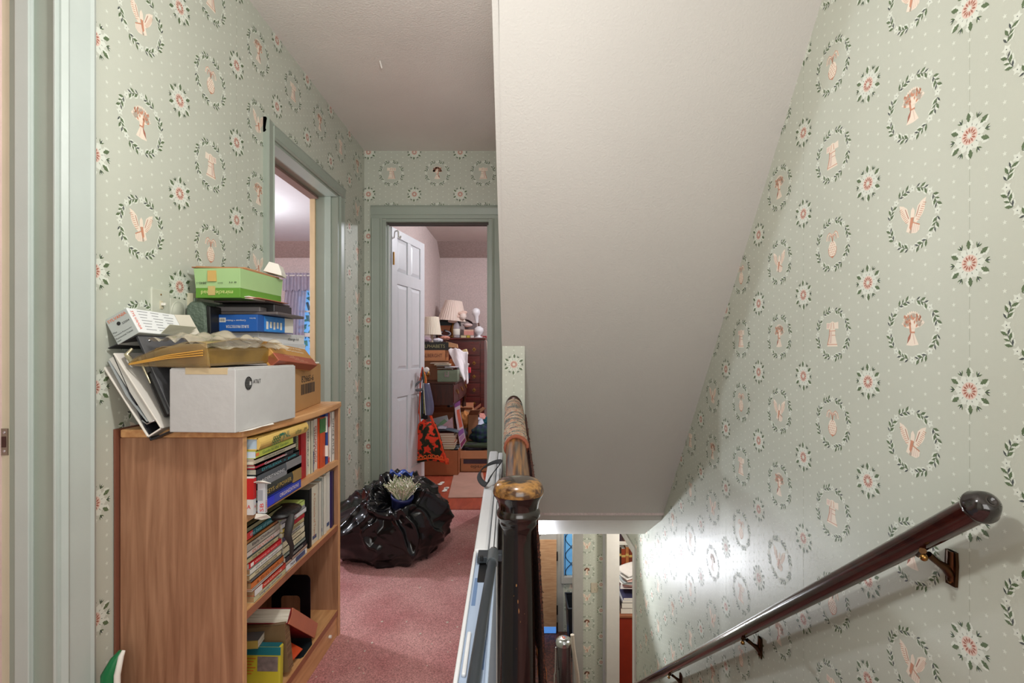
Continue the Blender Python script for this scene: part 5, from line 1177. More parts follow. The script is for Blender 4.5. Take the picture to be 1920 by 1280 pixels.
M_BIN = mat((226, 220, 210), .5, var=.02)
def fbox(mb, lo, hi, m):
    a1, b1 = fb(lo, hi); mb.box(a1, b1, m, FW)
Lw = (PX(183, 660, 1.258)-PX(276, 806, 1.258)).length
mb = MB(); fbox(mb, (0, 0, 0), (Lw*.97, .25, .004), M_BIN); fbox(mb, (0, 0, .040), (Lw, .25, .044), M_BIN); fbox(mb, (0, 0, 0), (.004, .25, .044), M_BIN); mb.build('cover', wbn, bevel=.001)
mb = MB(); fbox(mb, (.03, .004, .006), (Lw*.95, .24, .022), mat((198, 196, 188), .6)); mb.build('sheets', wbn)
mb = MB()
FWp = lambda a_, b_, c_: FW @ Vector((a_, b_, c_*sg))
mb.add([FWp(.035, .0, .0235), FWp(Lw*.5, -.003, .030), FWp(Lw*.93, -.001, .0235), FWp(Lw*.93, .2, .0235), FWp(.035, .2, .0235)], [(0, 1, 2, 3, 4)], mat((150, 154, 154), .5)); mb.build('divider', wbn, solid=.001)
mb = MB().tube([FWp(.03, .01, .012), FWp(.03, .0, .026), FWp(.045, .004, .034)], .002, M_CHROME, 8); mb.build('ring', wbn)
# light switch and blank plate
def plate(px0, px1, py0, py1, y, toggle, lab, nm):
    ya = 936*1.053/(977-px0); yb = 936*1.053/(977-px1); x = LWX((ya+yb)/2); za = -(py1-656)/936*((ya+yb)/2); zb2 = -(py0-656)/936*((ya+yb)/2)
    t = thing(nm, lab, 'wall plate', (x, (ya+yb)/2, (za+zb2)/2)); ym = (ya+yb)/2; zm = (za+zb2)/2
    MB().box((x-.001, ya, za), (x+.005, yb, zb2), mat((196, 198, 182), .4)).build('plate', t, bevel=.002)
    if toggle:
        MB().box((x+.004, ym-.006, zm-.012), (x+.007, ym+.006, zm+.012), M_CREAM).box((x+.006, ym-.003, zm-.002), (x+.018, ym+.003, zm+.006), M_PAPER).build('toggle', t, bevel=.001)
        for s in (-1, 1): MB().ball((x+.005, ym, zm+s*.03), .003, M_BRASS, 8, (.5, 1, 1)).build('screw', t)
    else:
        mb = MB().lathe([(0, .0035), (.024, .0035), (.0255, .001), (.029, .0035), (.030, 0)], mat((186, 188, 172), .4), frame((x+.004, ym, zm), (0, 1, 0), (0, 0, 1)), 28); mb.build('round_cover', t)
plate(281, 315, 543, 600, 0, True, 'cream toggle light switch on the papered wall above the clutter', 'light_switch')
plate(316, 345, 560, 606, 0, False, 'round cream cover plate beside the light switch', 'wall_plate')
tag(MB().box((LWX(1.59)-.001, 1.575, .135), (LWX(1.59)+.018, 1.60, .18), M_CREAM).box((LWX(1.59)+.017, 1.58, .15), (LWX(1.59)+.020, 1.595, .165), M_SAGE).build('door_chime', bevel=.003), 'small cream wall box beside the green box on the papered wall', 'wall box')

# ------------------------------------------------------------------ black rubbish bag in the hall
M_BAG = mat((13, 13, 14), .17, var=.2, scale=30, bump=.10, bscale=14, spec=.5)
gbag = thing('rubbish_bag', 'open black plastic rubbish bag on the hall carpet holding a dried potted plant', 'rubbish bag', (-.68, 2.72, FZ))
BC = Vector((-.70, 2.78, FZ+.185)); OD = Vector((.10, -.62, .76)).normalized()
def cells(p, seed):
    d, _ = noise.voronoi(p+Vector((seed, 0, 0))); return d[1]-d[0]
def ridge(x): return 1-abs(math.sin(x))
def bagpt(u, v):
    th = 2*math.pi*u; ph = math.pi*v
    a_ = OD.cross(Vector((1, 0, 0))).normalized(); b_ = OD.cross(a_)
    d = (OD*math.cos(ph)+(a_*math.cos(th)+b_*math.sin(th))*math.sin(ph))
    ax = .375 if d.x < 0 else .305; az = .250 if d.z > 0 else .25
    r = 1/math.sqrt((d.x/ax)**2+(d.y/.28)**2+(d.z/az)**2)
    if d.x < -.2 and d.z > 0: r *= 1-.30*(-d.x-.2)*d.z*2
    n1 = noise.noise(d*1.3+Vector((4, 0, 0))); n2 = noise.noise(d*2.1+Vector((0, 7, 0)))
    f = math.exp(-((ph-1.0)/.8)**2)
    g = f*(.050*ridge(th*2.5+1.6*n1+ph*.5)**2.2+.030*ridge(th*4.5-2*n2-ph*.9+1)**2)-.028*f
    g += (1-f)*(.050*ridge(th*3.0+2.4*n2+ph*1.9)**2.5+.018*ridge(d.z*5+d.x*4+3*n1)**2.5-.025)
    c = cells(Vector((d.x+.5*d.z, d.y*1.2, d.z*1.4-.3*d.x))*1.7, 3.0)
    g += .04*max(0, .32-c)
    p = BC+d*(r+g*.9)
    if v < .125: # mouth turned inward
        t = 1-v/.125; p = p.lerp(BC+OD*.02, t*.8)+OD*(.02*math.sin(math.pi*(1-t)))
    p.z = max(p.z, FZ+.004+.004*abs(noise.noise(p*9)))
    return p
MB().grid(bagpt, 220, 130, M_BAG).build('film', gbag, recalc=False)
mth = BC+OD*.22
# turned down lip of the mouth
def lip(u, v):
    p = bagpt(u, .125+.06*v); th = 2*math.pi*u
    return p+OD*(.028*math.sin(math.pi*v)+.012*math.sin(th*5+1)*math.sin(math.pi*v))+(p-mth).normalized()*(.014+.012*math.sin(th*3))*math.sin(math.pi*v)
MB().grid(lip, 120, 6, M_BAG).build('lip', gbag, recalc=False)
# blue pot and dried plant
PB = Vector((-.612, 2.575, -.752))
pt = thing('dried_plant', 'dried pale plant in a dark blue pot stuffed in the mouth of the rubbish bag', 'plant', (PB.x, PB.y, PB.z-.11))
PM = T(PB.x, PB.y, PB.z) @ R(14, 'X') @ R(10, 'Y')
MB().lathe([(0, -.095), (.042, -.095), (.054, -.01), (.058, -.008), (.058, .006), (.052, .006), (.048, -.01), (0, -.012)], mat((20, 34, 84), .4), PM, 28).build('pot', pt)
rr = random.Random(11); mb = MB(); CL = [mat(c, .8, var=.1) for c in ((220, 214, 190), (170, 176, 136), (232, 226, 210), (130, 140, 100), (206, 190, 170))]
for k in range(170):
    a_ = rr.uniform(0, 6.28); rr_ = rr.uniform(0, .035); b0 = PM @ Vector((rr_*math.cos(a_), rr_*math.sin(a_), -.01))
    dr_ = Vector((math.cos(a_)*rr.uniform(.1, 1.1), math.sin(a_)*rr.uniform(.1, .8), 1)); L_ = rr.uniform(.045, .105)
    p1 = b0+dr_.normalized()*L_*.5; p2 = p1+(dr_+Vector((rr.uniform(-.5, .5), rr.uniform(-.3, .3), rr.uniform(-.4, .2)))).normalized()*L_*.5
    m = rr.choice(CL); mb.tube([b0, p1, p2], [.0028, .0022, .0012], m, 5)
    for j in range(5):
        q = p1.lerp(p2, j/4); e = Vector((rr.uniform(-1, 1), rr.uniform(-1, 1), rr.uniform(-.2, 1)))*.012
        mb.add([q, q+e, q+e*1.1+Vector((.004, 0, .003)), q+Vector((.003, .001, .002))], [(0, 1, 2, 3)], rr.choice(CL))
o = mb.build('stems', pt, recalc=False); o['kind'] = 'stuff'
tag(MB().grid(lambda u, v: Vector((-.70+.12*u, 2.66+.05*v, -.662+.012*math.sin(u*11+v*4)+.012*math.sin(v*5))), 20, 4, mat((60, 84, 160), .25, var=.3, scale=60)).build('wrapper', solid=.002), 'crinkled blue wrapper at the top of the rubbish bag', 'wrapper')

# ------------------------------------------------------------------ end bedroom furniture
s_ = 936/5.9
ch = thing('chest_of_drawers', 'tall mahogany chest of five drawers with brass diamond pulls in the end bedroom', 'chest of drawers', (-.73, 6.12, FZ))
cx0, cx1, cyf, ctop = -1.02, -.435, 5.90, .145
MB().box((cx0, cyf+.01, FZ+.06), (cx1, 6.36, ctop-.02), M_MAHOG).box((cx0, cyf, FZ), (cx0+.035, cyf+.03, ctop-.02), M_MAHOG).box((cx1-.045, cyf, FZ), (cx1, cyf+.03, ctop-.02), M_MAHOG).build('body', ch, bevel=.003)
MB().box((cx0-.02, cyf-.02, ctop-.025), (cx1+.02, 6.37, ctop), M_MAHOG).build('top', ch, bevel=.008)
for k in range(7):
    zc = PX(0, 655+25.3*k, 5.9).z; zl = max(zc-.074, FZ+.03)
    if zc < FZ+.08: break
    d = MB().box((cx0+.04, cyf+.002, zl), (cx1-.05, cyf+.02, zc+.074), M_MAHOG).build('drawer', ch, bevel=.004)
    for px in (833, 889):
        x = (px-977)/s_
        MB().prism([(x-.024, cyf+.001, zc), (x, cyf+.001, zc-.026), (x+.024, cyf+.001, zc), (x, cyf+.001, zc+.026)], (0, -.004, 0), M_BRASS).lathe([(.008, 0), (.011, .01), (.007, .016), (0, .017)], M_BRASS, frame((x, cyf-.003, zc), (1, 0, 0), (0, 0, 1)), 12).build('pull', d)
# desk
dk = thing('desk', 'dark wood desk with turned legs and drawers in front of the mahogany chest', 'desk', (-.77, 5.05, FZ))
dx0, dx1, dy0, dy1, dt = -1.0, -.605, 4.52, 5.60, -.29
MB().box((dx0-.01, dy0-.015, dt-.018), (dx1+.012, dy1, dt), M_DKWOOD).build('top', dk, bevel=.004)
MB().box((dx0, dy0, dt-.21), (dx1-.012, dy1-.01, dt-.018), M_DKWOOD).build('body', dk, bevel=.002)
for k in range(3):
    y_ = dy0+.02+.35*k; d = MB().box((dx1-.014, y_, dt-.19), (dx1-.004, y_+.33, dt-.03), M_MAHOG).build('drawer', dk, bevel=.003)
    MB().tube([(dx1, y_+.12, dt-.08), (dx1+.015, y_+.13, dt-.12), (dx1+.015, y_+.19, dt-.12), (dx1, y_+.20, dt-.08)], .004, M_BRASS, 8).build('handle', d)
for x, y_ in ((dx0+.03, dy0+.40), (dx1-.035, dy0+.40), (dx0+.03, dy1-.04), (dx1-.03, dy1-.04)):
    MB().lathe([(.026, dt-.2), (.026, dt-.24), (.014, dt-.25), (.022, dt-.30), (.026, dt-.36), (.016, dt-.46), (.024, dt-.50), (.012, dt-.54), (.018, dt-.70), (.012, FZ)], M_DKWOOD, T(x, y_, 0), 16).build('leg', dk)
# green cash box
tk, CM = kbox('cash_box', 'grey green metal cash box with a silver hasp on the desk', 'cash box', -.763, -.556-.025, 4.55, 4.75, dt+.0006, dt+.105, (112, 126, 104), (118, 132, 110))
MB().box((-.115, -.004, .045), (-.075, -.0008, .092), M_CHROME, CM).box((-.104, -.006, .06), (-.086, -.003, .10), mat((112, 126, 104), .4), CM).build('hasp', tk)
MB().tube([CM @ Vector((-.12, .10, .106)), CM @ Vector((-.12, .10, .118)), CM @ Vector((-.06, .10, .118)), CM @ Vector((-.06, .10, .106))], .004, M_CHROME, 8).build('handle', tk)
# papers stacked over the cash box
zz = dt+.120
for k, (c, x0_, x1_, dz, nm) in enumerate((((70, 80, 72), -.77, -.62, .006, 'dark green folder lying on the cash box'), ((200, 190, 200), -.70, -.59, .008, 'lilac grey papers on the cash box'), ((60, 52, 50), -.78, -.66, .008, 'dark thin book on the papers above the cash box'), ((210, 190, 160), -.80, -.66, .010, 'tan manila folder near the top of the desk papers'), ((176, 150, 130), -.84, -.68, .008, 'beige notebook topmost over the cash box'))):
    t = thing('folder', nm, 'folder', ((x0_+x1_)/2, 4.66, zz), 'papers and folders on the cash box')
    MB().box((x0_, 4.56+.01*k, zz), (x1_, 4.74, zz+dz*.25), mat(c, .6)).box((x0_, 4.56+.01*k, zz+dz*.75), (x1_, 4.74, zz+dz), mat(c, .6)).build('cover', t)
    MB().box((x0_+.003, 4.565+.01*k, zz+dz*.25), (x1_-.003, 4.735, zz+dz*.75), M_PAPER).build('sheets', t); zz += dz+.003
# boxes behind/left on the desk
b1, M_ = kbox('tan_game_box', 'orange tan cardboard box with dark lettering on the desk pile', 'box', -1.0, -.732, 4.80, 5.05, -.105, -.002, (190, 128, 84), (196, 134, 90), 'ALBERGHT', (90, 40, 30), tw=.2, th=.32, tpos=.5)
b2, M_ = kbox('black_game_box', 'black box with pale lettering resting on the orange tan box', 'box', -1.02, -.70, 4.80, 5.05, -.0012, .075, (22, 24, 22), (30, 32, 28), 'ALPHABETS', (160, 156, 110), tw=.2, th=.42, tpos=.5)
kbox('brown_case', 'brown leather look case at the back of the desk under the orange tan box', 'case', -1.0, -.70, 4.82, 5.05, dt+.0006, -.106, (120, 70, 34), (130, 78, 40))
for k, (x, y_, z_, c, r_, nm) in enumerate(((-.93, 4.85, .10, (150, 130, 140), .045, 'mauve grey bundled cloth on the black box'), (-.81, 4.86, .095, (206, 206, 216), .035, 'white and blue bundled cloth on the black box'), (-.76, 5.0, .12, (206, 140, 120), .035, 'salmon bundled cloth next to the second lampshade'))):
    tag(MB().grid(lambda u, v: Vector((x, y_, z_))+Vector((math.sin(math.pi*v)*math.cos(6.283*u)*1.3, math.sin(math.pi*v)*math.sin(6.283*u), -math.cos(math.pi*v)*.6))*r_*(1+.35*noise.noise((4*math.sin(math.pi*v)*math.cos(6.283*u)+k, 4*math.sin(math.pi*v)*math.sin(6.283*u), 4*v))), 28, 18, mat(c, .9, var=.2)).build('cloth_bundle', recalc=False), nm, 'cloth')
# white paper/cloth draped in front of the chest
dp = thing('draped_paper', 'long white crumpled paper hanging down over the desk edge', 'paper', (-.62, 4.75, dt))
def drape(u, v):
    top = Vector((-.70, 4.86, -.02)); 
    xl_ = -.70+.17*v**1.2; wd_ = .16*(1-v)**.8+.03
    z_ = .0-.30*v
    return Vector((xl_+wd_*u, 4.80-.12*v+.015*math.sin(u*9+v*4), z_+.02*math.sin(u*5)+.012*noise.noise((u*6, v*6, 0))))
MB().grid(drape, 24, 30, mat((226, 220, 224), .8, var=.03)).build('sheet', dp, solid=.002, recalc=False)
MB().prism([PX(838, 650, 4.82), PX(836, 640, 4.82), PX(857, 645, 4.82), PX(858, 652, 4.82)], (0, .05, 0), mat((196, 150, 110), .7)).build('wooden_roll', dp)
kbox('orange_folder_box', 'small orange brown box beneath the draped white paper', 'box', -.70, -.60, 4.90, 5.05, -.17, -.09, (180, 100, 40), (180, 100, 40))
for k, (px, py, y_, c, nm) in enumerate(((866, 662, 5.1, (210, 190, 140), 'cream pencil box leaning right of the white paper'), (864, 672, 5.15, (90, 90, 90), 'grey and white card leaning right of the white paper'), (868, 683, 5.2, (220, 214, 210), 'white tilted card above the red box'), (872, 694, 5.25, (206, 44, 60), 'red small box on the desk right end'), (870, 705, 5.2, (30, 34, 60), 'navy small box on the desk right end'), (862, 702, 5.0, (206, 170, 130), 'tan small box next to the cash box'))):
    p = PX(px, py, y_); t = thing('small_box', nm, 'box', p)
    FM_ = frame(p, (1, 0, .35 if k in (0,) else -.45 if k in (1, 2) else 0), (0, 1, 0)); w_ = .055
    MB().box((-w_, -.02, -.028), (w_, .08, .028), mat(c, .6), FM_ @ R(0, 'X')).build('body', t, bevel=.003)
    MB().box((-w_*.6, -.0215, -.012), (w_*.3, -.0195, .010), M_PAPER if k != 2 else mat((200, 60, 70), .5), FM_).build('label', t)
# lamps
def pleat_shade(name, parent, c, r0, r1, h, M_, col=(226, 208, 196), tilt=0):
    mb = MB(); n_ = 96
    def fn(u, v):
        a_ = 2*math.pi*u; r_ = (r0+(r1-r0)*v)*(1+.018*math.sin(a_*32)); return Vector((r_*math.cos(a_), r_*math.sin(a_), -h*v))
    mb.grid(fn, 192, 3, mat(col, .8, var=.03), M_); return mb.build(name, parent, recalc=False)
l1 = thing('table_lamp', 'table lamp with a tilted pink white pleated shade on the mahogany chest', 'lamp', (-.86, 6.1, ctop))
LM1 = T(*PX(851, 564, 6.05)) @ R(5, 'Y')
pleat_shade('shade', l1, None, .10, .175, .245, LM1)
mb = MB()
for k in range(7): mb.ball(PX(846+4*k, 602-2.6*k+2*math.sin(k*2), 5.95), .034+.012*(k % 2), mat((226, 196, 182), .8, var=.1), 12, (1.2, 1, .6))
mb.ball(PX(868, 593, 5.93), .042, mat((232, 216, 206), .7), 14)
o = mb.build('trim_fabric', l1)
MB().lathe([(.05, ctop), (.06, ctop+.02), (.02, ctop+.04), (.045, ctop+.1), (.02, ctop+.18), (.012, ctop+.3)], M_BRASS, T(-.83, 6.12, 0), 20).build('base', l1)
l2 = thing('table_lamp', 'table lamp with a plain cream shade left of the mahogany chest', 'lamp', (-.95, 5.30, dt))
pleat_shade('shade', l2, None, .072, .100, .19, T(PX(802, 594, 5.30).x+.045, 5.3, PX(802, 594, 5.30).z), (220, 210, 192))
LQ = PX(802, 600, 5.30)+Vector((.045, 0, 0))
MB().lathe([(.05, dt), (.06, dt+.02), (.03, dt+.05), (.06, dt+.15), (.02, dt+.3), (.01, LQ.z)], mat((190, 170, 150), .3), T(LQ.x, LQ.y, 0), 20).build('base', l2)
ol = thing('milk_glass_lamp', 'white milk glass lamp with round bulbs at the right end of the chest top', 'lamp', (-.52, 6.05, ctop))
q = PX(898, 633, 6.0); OM_ = T(q.x, 6.0, ctop)
MWG = mat((232, 232, 236), .2, var=.01)
MB().lathe([(0, 0), (.055, 0), (.06, .008), (.02, .02), (.018, .035), (.045, .055), (.058, .085), (.052, .115), (.025, .135), (.02, .14)], MWG, OM_, 28).build('base', ol)
MB().tube([OM_ @ Vector((0, 0, .14)), OM_ @ Vector((-.005, 0, .18))], .010, mat((120, 90, 80), .3, .6)).build('burner', ol)
MB().lathe([(.014, .18), (.022, .22), (.026, .26), (.045, .285), (.05, .31), (.044, .34), (.02, .358), (0, .36)], MWG, OM_ @ T(-.012, 0, 0) @ R(-4, 'Y'), 24).build('chimney', ol)
crd = MB().tube([(q.x+.02, 5.99, ctop+.006), (-.43, 5.92, ctop+.004), (-.405, 5.89, ctop-.05), (-.385, 5.88, -.4), (-.36, 5.88, -.55), (-.35, 5.9, -.8)], .004, mat((200, 176, 160), .5), 8)
crd.build('cord', ol)
# bottle
bt = thing('bottle', 'clear bottle with a white label on the mahogany chest', 'bottle', (-.77, 5.93, ctop))
q = PX(856, 633, 5.95)
MB().lathe([(0, 0), (.038, 0), (.04, .01), (.04, .13), (.03, .165), (.016, .185), (.016, .2), (0, .2)], mat((190, 184, 190), .1, alpha=.6), T(q.x, 5.95, ctop), 24).build('glass', bt)
MB().lathe([(.0405, .035), (.0412, .036), (.0412, .105), (.0405, .106)], M_PAPER, T(q.x, 5.95, ctop), 24).build('label_band', bt)
MB().lathe([(.017, .198), (.018, .2), (.018, .222), (0, .224)], mat((60, 60, 66), .4), T(q.x, 5.95, ctop), 16).build('cap', bt)
# boxes on the chest
kbox('wooden_box', 'orange brown wooden box behind the clear bottle on the chest', 'box', PX(822, 0, 6.15).x, PX(852, 0, 6.15).x, 6.12, 6.3, ctop+.09, ctop+.155, (186, 112, 66), (176, 100, 58))
kbox('brown_box', 'dark brown flat box under the orange brown wooden box on the chest', 'box', PX(822, 0, 6.15).x, PX(852, 0, 6.15).x, 6.12, 6.3, ctop+.0006, ctop+.089, (110, 50, 36), (120, 60, 40))
kbox('dark_hat_box', 'dark teal and black box under the tilted lampshade', 'box', PX(820, 0, 6.2).x, PX(862, 0, 6.2).x, 6.13, 6.32, ctop+.1565, ctop+.225, (24, 40, 46), (30, 20, 24))
tag(MB().grid(lambda u, v: PX(866, 604, 6.0)+Vector((-.05+.17*u, .12*v, .02*math.sin(u*3+v)+.03*u*(1-u)*4*.5)), 12, 6, mat((70, 46, 42), .7)).build('hat', solid=.008), 'dark floppy hat brim right of the lampshade on the chest', 'hat')
kbox('grey_book_box', 'flat grey box at the back of the chest top', 'box', PX(872, 0, 6.25).x, PX(893, 0, 6.25).x, 6.2, 6.32, ctop+.0006, ctop+.19, (120, 104, 104), (126, 110, 110))
kbox('pink_tin', 'pink flowered tin on the chest between the bottle and the milk glass lamp', 'tin', PX(870, 0, 6.0).x, PX(888, 0, 6.0).x, 5.99, 6.1, ctop+.031, ctop+.10, (206, 140, 130), (214, 170, 150))
tag(MB().ball(PX(877, 609, 6.05), .045, mat((226, 200, 196), .8, var=.15), 16, (1.3, 1, .55)).build('powder_puff'), 'pale pink soft pouch on top of the flowered tin', 'pouch')
for k, (a_, b_, c, nm) in enumerate(((864, 874, (206, 190, 150), 'cream and green small box at the front of the chest top'), (875, 881, (190, 170, 60), 'yellow and black small box at the front of the chest top'), (882, 888, (210, 196, 190), 'pale pink small box at the front of the chest top'))):
    kbox('small_carton', nm, 'carton', PX(a_, 0, 5.93).x, PX(b_, 0, 5.93).x, 5.93, 5.98, ctop+.0006, ctop+.030, c, tuple(int(v*.8) for v in c))
kbox('red_book', 'red flat book at the right rear corner of the chest top', 'book', PX(900, 0, 6.2).x, PX(912, 0, 6.2).x, 6.12, 6.3, ctop+.0006, ctop+.028, (150, 30, 40), (150, 30, 40))
gl = thing('sunglasses_case', 'black and grey curled belt left of the clear bottle on the chest', 'belt', (-.90, 5.95, ctop))
for k, (c, r_) in enumerate((((30, 30, 34), .045), ((150, 150, 160), .03))): MB().tube([Vector((-.92+.02*k+.05*math.sin(t*.7)*1.2, 5.96-.01*k, ctop+.05+r_*math.cos(t*.7))) for t in range(9)], .012, mat(c, .4), 8, flat=.6).build('coil', gl)

# things hanging on the bedroom door knob
KX, KY = KN.x+.06, KN.y-.02
hb = thing('embroidered_bag', 'red and orange embroidered shoulder bag hanging from the bedroom door knob', 'bag', (-.73, 4.05, -.9))
M_EMB = ramp_mat((30, 36, 18), (224, 60, 34), (1, 1, 1), 18, .9, lo=.47, hi=.53, c3=(60, 50, 20)); M_EMB2 = mat((226, 70, 34), .9, var=.3, scale=60)
YB_ = 4.02
def bpx(px, py, dy=0): return PX(px, py, YB_+dy)
def bagbody(u, v):
    l = (777+(784-777)*(1-v)) - 2*math.sin(v*3); r = 786+ (836-786)*v**.75+2
    l = 788-12*v**.6; r = 812+25*v**.7; yt = 792-8*math.sin(u*3.14)*(1-v); yb = 868-4*math.sin(u*3)
    if u > .3 and v < .15: yt = 792
    p = bpx(l+(r-l)*u, yt+(yb-yt)*v, -.045*math.sin(math.pi*u)*math.sin(math.pi*min(1, .15+v*.85)))
    return p+Vector((0, .01*math.sin(u*9+v*3), 0))
MB().grid(bagbody, 40, 40, M_EMB).build('front', hb, recalc=False, solid=.004)
MB().grid(lambda u, v: bagbody(u, v)+Vector((0, .05+.04*math.sin(3.14*u)*v, 0)), 20, 20, M_EMB).build('back', hb, recalc=False, solid=.004)
mb = MB()
for side in (0, 1): mb.tube([bagbody(side, t/20)+Vector((0, -.008, 0)) for t in range(21)], .007, M_EMB2, 8)
mb.build('braided_edge', hb)
MB().tube([bagbody(t/20, .93)+Vector((0, -.008, 0)) for t in range(21)], .005, mat((240, 96, 40), .9), 6).build('hem_band', hb)
MB().tube([bagbody(t/20, .02)+Vector((0, -.008, -.03*math.sin(3.14*t/20))) for t in range(21)], .006, mat((236, 60, 30), .9), 6).build('mouth_edge', hb)
for k in range(7):
    p = bagbody(.1+.13*k, .88)+Vector((0, -.008, 0)); MB().lathe([(.010, 0), (.015, .0005), (.015, .0015), (.009, .0015)], mat((236, 110, 50), .9), frame(p, (1, 0, 0), (0, 0, 1)), 12).build('motif_ring', hb)
MB().tube([bagbody(0, 0), bpx(786, 770), bpx(787, 740), bpx(789, 700), (KX, KY+.02, KN.z+.03), bpx(795, 700), bpx(800, 760), bagbody(1, 0)], .010, M_EMB2, 8, flat=.4).build('strap', hb)
for px, py in ((777, 872), (838, 858)): MB().lathe([(.004, 0), (.016, -.01), (.014, -.03), (.018, -.05), (0, -.052)], M_EMB2, T(*bpx(px, py)), 12).build('tassel', hb)
nt_ = thing('necktie_bundle', 'grey violet satin scarf hanging beside the embroidered bag', 'scarf', (-.75, 4.0, -.5))
MB().grid(lambda u, v: PX(795+4*v+(10+9*v-8*v**6)*u, 718+60*v, 3.97)+Vector((0, -.02*math.sin(3.14*u), 0)), 14, 24, mat((96, 96, 124), .3, var=.15, scale=12)).build('cloth', nt_, solid=.006, recalc=False)
MB().tube([PX(795+4*t/10-1, 718+60*t/10, 3.96) for t in range(11)], .003, M_PAPER, 6).build('piping', nt_)
gr_ = thing('grey_strap', 'dark grey padded strap looped over the bedroom door knob', 'strap', (-.78, 4.0, -.3))
MB().tube([(KX, KY, KN.z+.04), PX(787, 715, 3.98), PX(779, 722, 3.97), PX(775, 731, 3.97), PX(785, 731, 3.97), PX(800, 729, 3.97)], .012, mat((96, 96, 102), .7), 10, flat=.5).build('band', gr_)
for k, (c, px, nm) in enumerate((((206, 70, 40), 788, 'orange red cord hanging from the bedroom door knob'), ((40, 50, 84), 792, 'navy ribbon hanging from the bedroom door knob'), ((120, 120, 60), 794, 'olive ribbon hanging from the bedroom door knob'), ((226, 130, 60), 799, 'orange patterned ribbon with white dots by the door knob'))):
    y2 = 3.985+.006*k
    tag(MB().tube([PX(792, 688, y2), PX(px+2*math.sin(k), 710, y2), PX(px, 740, y2), PX(px+(1 if k else -3), 775 if k < 3 else 720, y2)], .009, mat(c, .8, var=.25, scale=50), 8, flat=.5).build('ribbon'), nm, 'ribbon', 'cords and ribbons on the door knob')
tag(MB().ball(PX(800, 693, 3.96), .022, mat((220, 214, 210), .5, var=.2, scale=60), 14).build('tassel_ball'), 'white and black round tassel beside the door knob', 'tassel')
tag(MB().grid(lambda u, v: PX(774+8*u-4*v*v+2*v, 720+75*v+10*v*u, 4.05), 8, 14, mat((104, 104, 96), .85, var=.1)).build('garment', solid=.01), 'olive grey garment hanging close against the bedroom door', 'garment')
tag(MB().grid(lambda u, v: PX(790+11*u, 735+50*v, 4.04)+Vector((0, .01*math.sin(u*8), 0)), 8, 14, ramp_mat((16, 18, 26), (60, 66, 40), (1, 1, 1), 14, .9, lo=.45, hi=.6)).build('garment', solid=.01), 'dark patterned garment hanging behind the satin scarf', 'garment')

# boxes and clutter on the bedroom floor
FZ2 = FZ-.003
def openbox(name, label, x0, x1, y0, y1, z0, z1, c, yaw=0, flaps=True, txt=None, flapdrop=None):
    t = thing(name, label, 'box', ((x0+x1)/2, (y0+y1)/2, z0)); M_ = T((x0+x1)/2, (y0+y1)/2, z0) @ R(yaw, 'Z'); w_, d_, h_ = (x1-x0)/2, (y1-y0)/2, z1-z0; th_ = .004
    mm = mat(c, .75, var=.06, scale=14)
    MB().box((-w_, -d_, 0), (w_, d_, th_), mm, M_).box((-w_, -d_, 0), (w_, -d_+th_, h_), mm, M_).box((-w_, d_-th_, 0), (w_, d_, h_), mm, M_).box((-w_, -d_, 0), (-w_+th_, d_, h_), mm, M_).box((w_-th_, -d_, 0), (w_, d_, h_), mm, M_).build('body', t)
    if flaps:
        for (a_, b_, n_) in (((-w_, -d_, h_), (w_, -d_, h_), (0, -1)), ((w_, -d_, h_), (w_, d_, h_), (1, 0)), ((-w_, d_, h_), (w_, d_, h_), (0, 1))):
            L_ = .10 if n_[1] else .08; dz = -(flapdrop if (flapdrop and n_ == (0, -1)) else -.06)
            A_ = Vector(a_); B_ = Vector(b_); o_ = Vector((n_[0]*(L_ if dz > 0 else .012), n_[1]*(L_ if dz > 0 else .012), dz if dz > 0 else -(flapdrop or .09)))
            MB().add([A_, B_, B_+o_, A_+o_], [(0, 1, 2, 3)], mm, False, M_).build('flap', t, solid=.004)
    if txt:
        mb = MB(); F_ = M_ @ frame((txt[2], -d_-.0015, txt[3]), (-1, 0, 0) if txt[4] else (1, 0, 0), (0, 0, -1) if txt[4] else (0, 0, 1)); mb.text(txt[0], F_, .03, M_INK, txt[1]); mb.build('lettering', t, recalc=False)
    return t
q0, q1 = PX(863, 884, 4.64), PX(930, 884, 4.64)
openbox('cardboard_box', 'open cardboard box printed clock-radio with a folded front flap on the bedroom floor', q0.x, q1.x, 4.64, 5.0, FZ2, -.935+.0, (184, 128, 90), 0, True, ('clock-radio', .22, .04, .045, True), .07)
MB().box((q0.x+.03, 4.632, FZ+.075), (q1.x-.02, 4.638, FZ+.115), mat((60, 44, 60), .6)).build('printed_band', bpy.data.objects['cardboard_box'])
q0, q1 = PX(802, 893, 4.46), PX(858, 893, 4.46)
openbox('cardboard_box', 'brown cardboard box under the hanging embroidered bag', q0.x-.06, q1.x, 4.50, 4.86, FZ2, -.905, (170, 104, 66), 0, False)
openbox('paper_bag', 'large open brown paper sack behind the piles on the bedroom floor', PX(806, 0, 5.2).x, PX(884, 0, 5.2).x, 5.24, 5.50, FZ2, PX(0, 772, 5.25).z, (176, 112, 80), 4, True)
openbox('cardboard_box', 'tan carton with a dark side standing right of the striped strip', PX(874, 0, 5.0).x, PX(893, 0, 5.0).x, 5.00, 5.13, FZ2, PX(0, 775, 5.1).z, (150, 104, 72), 18, True)
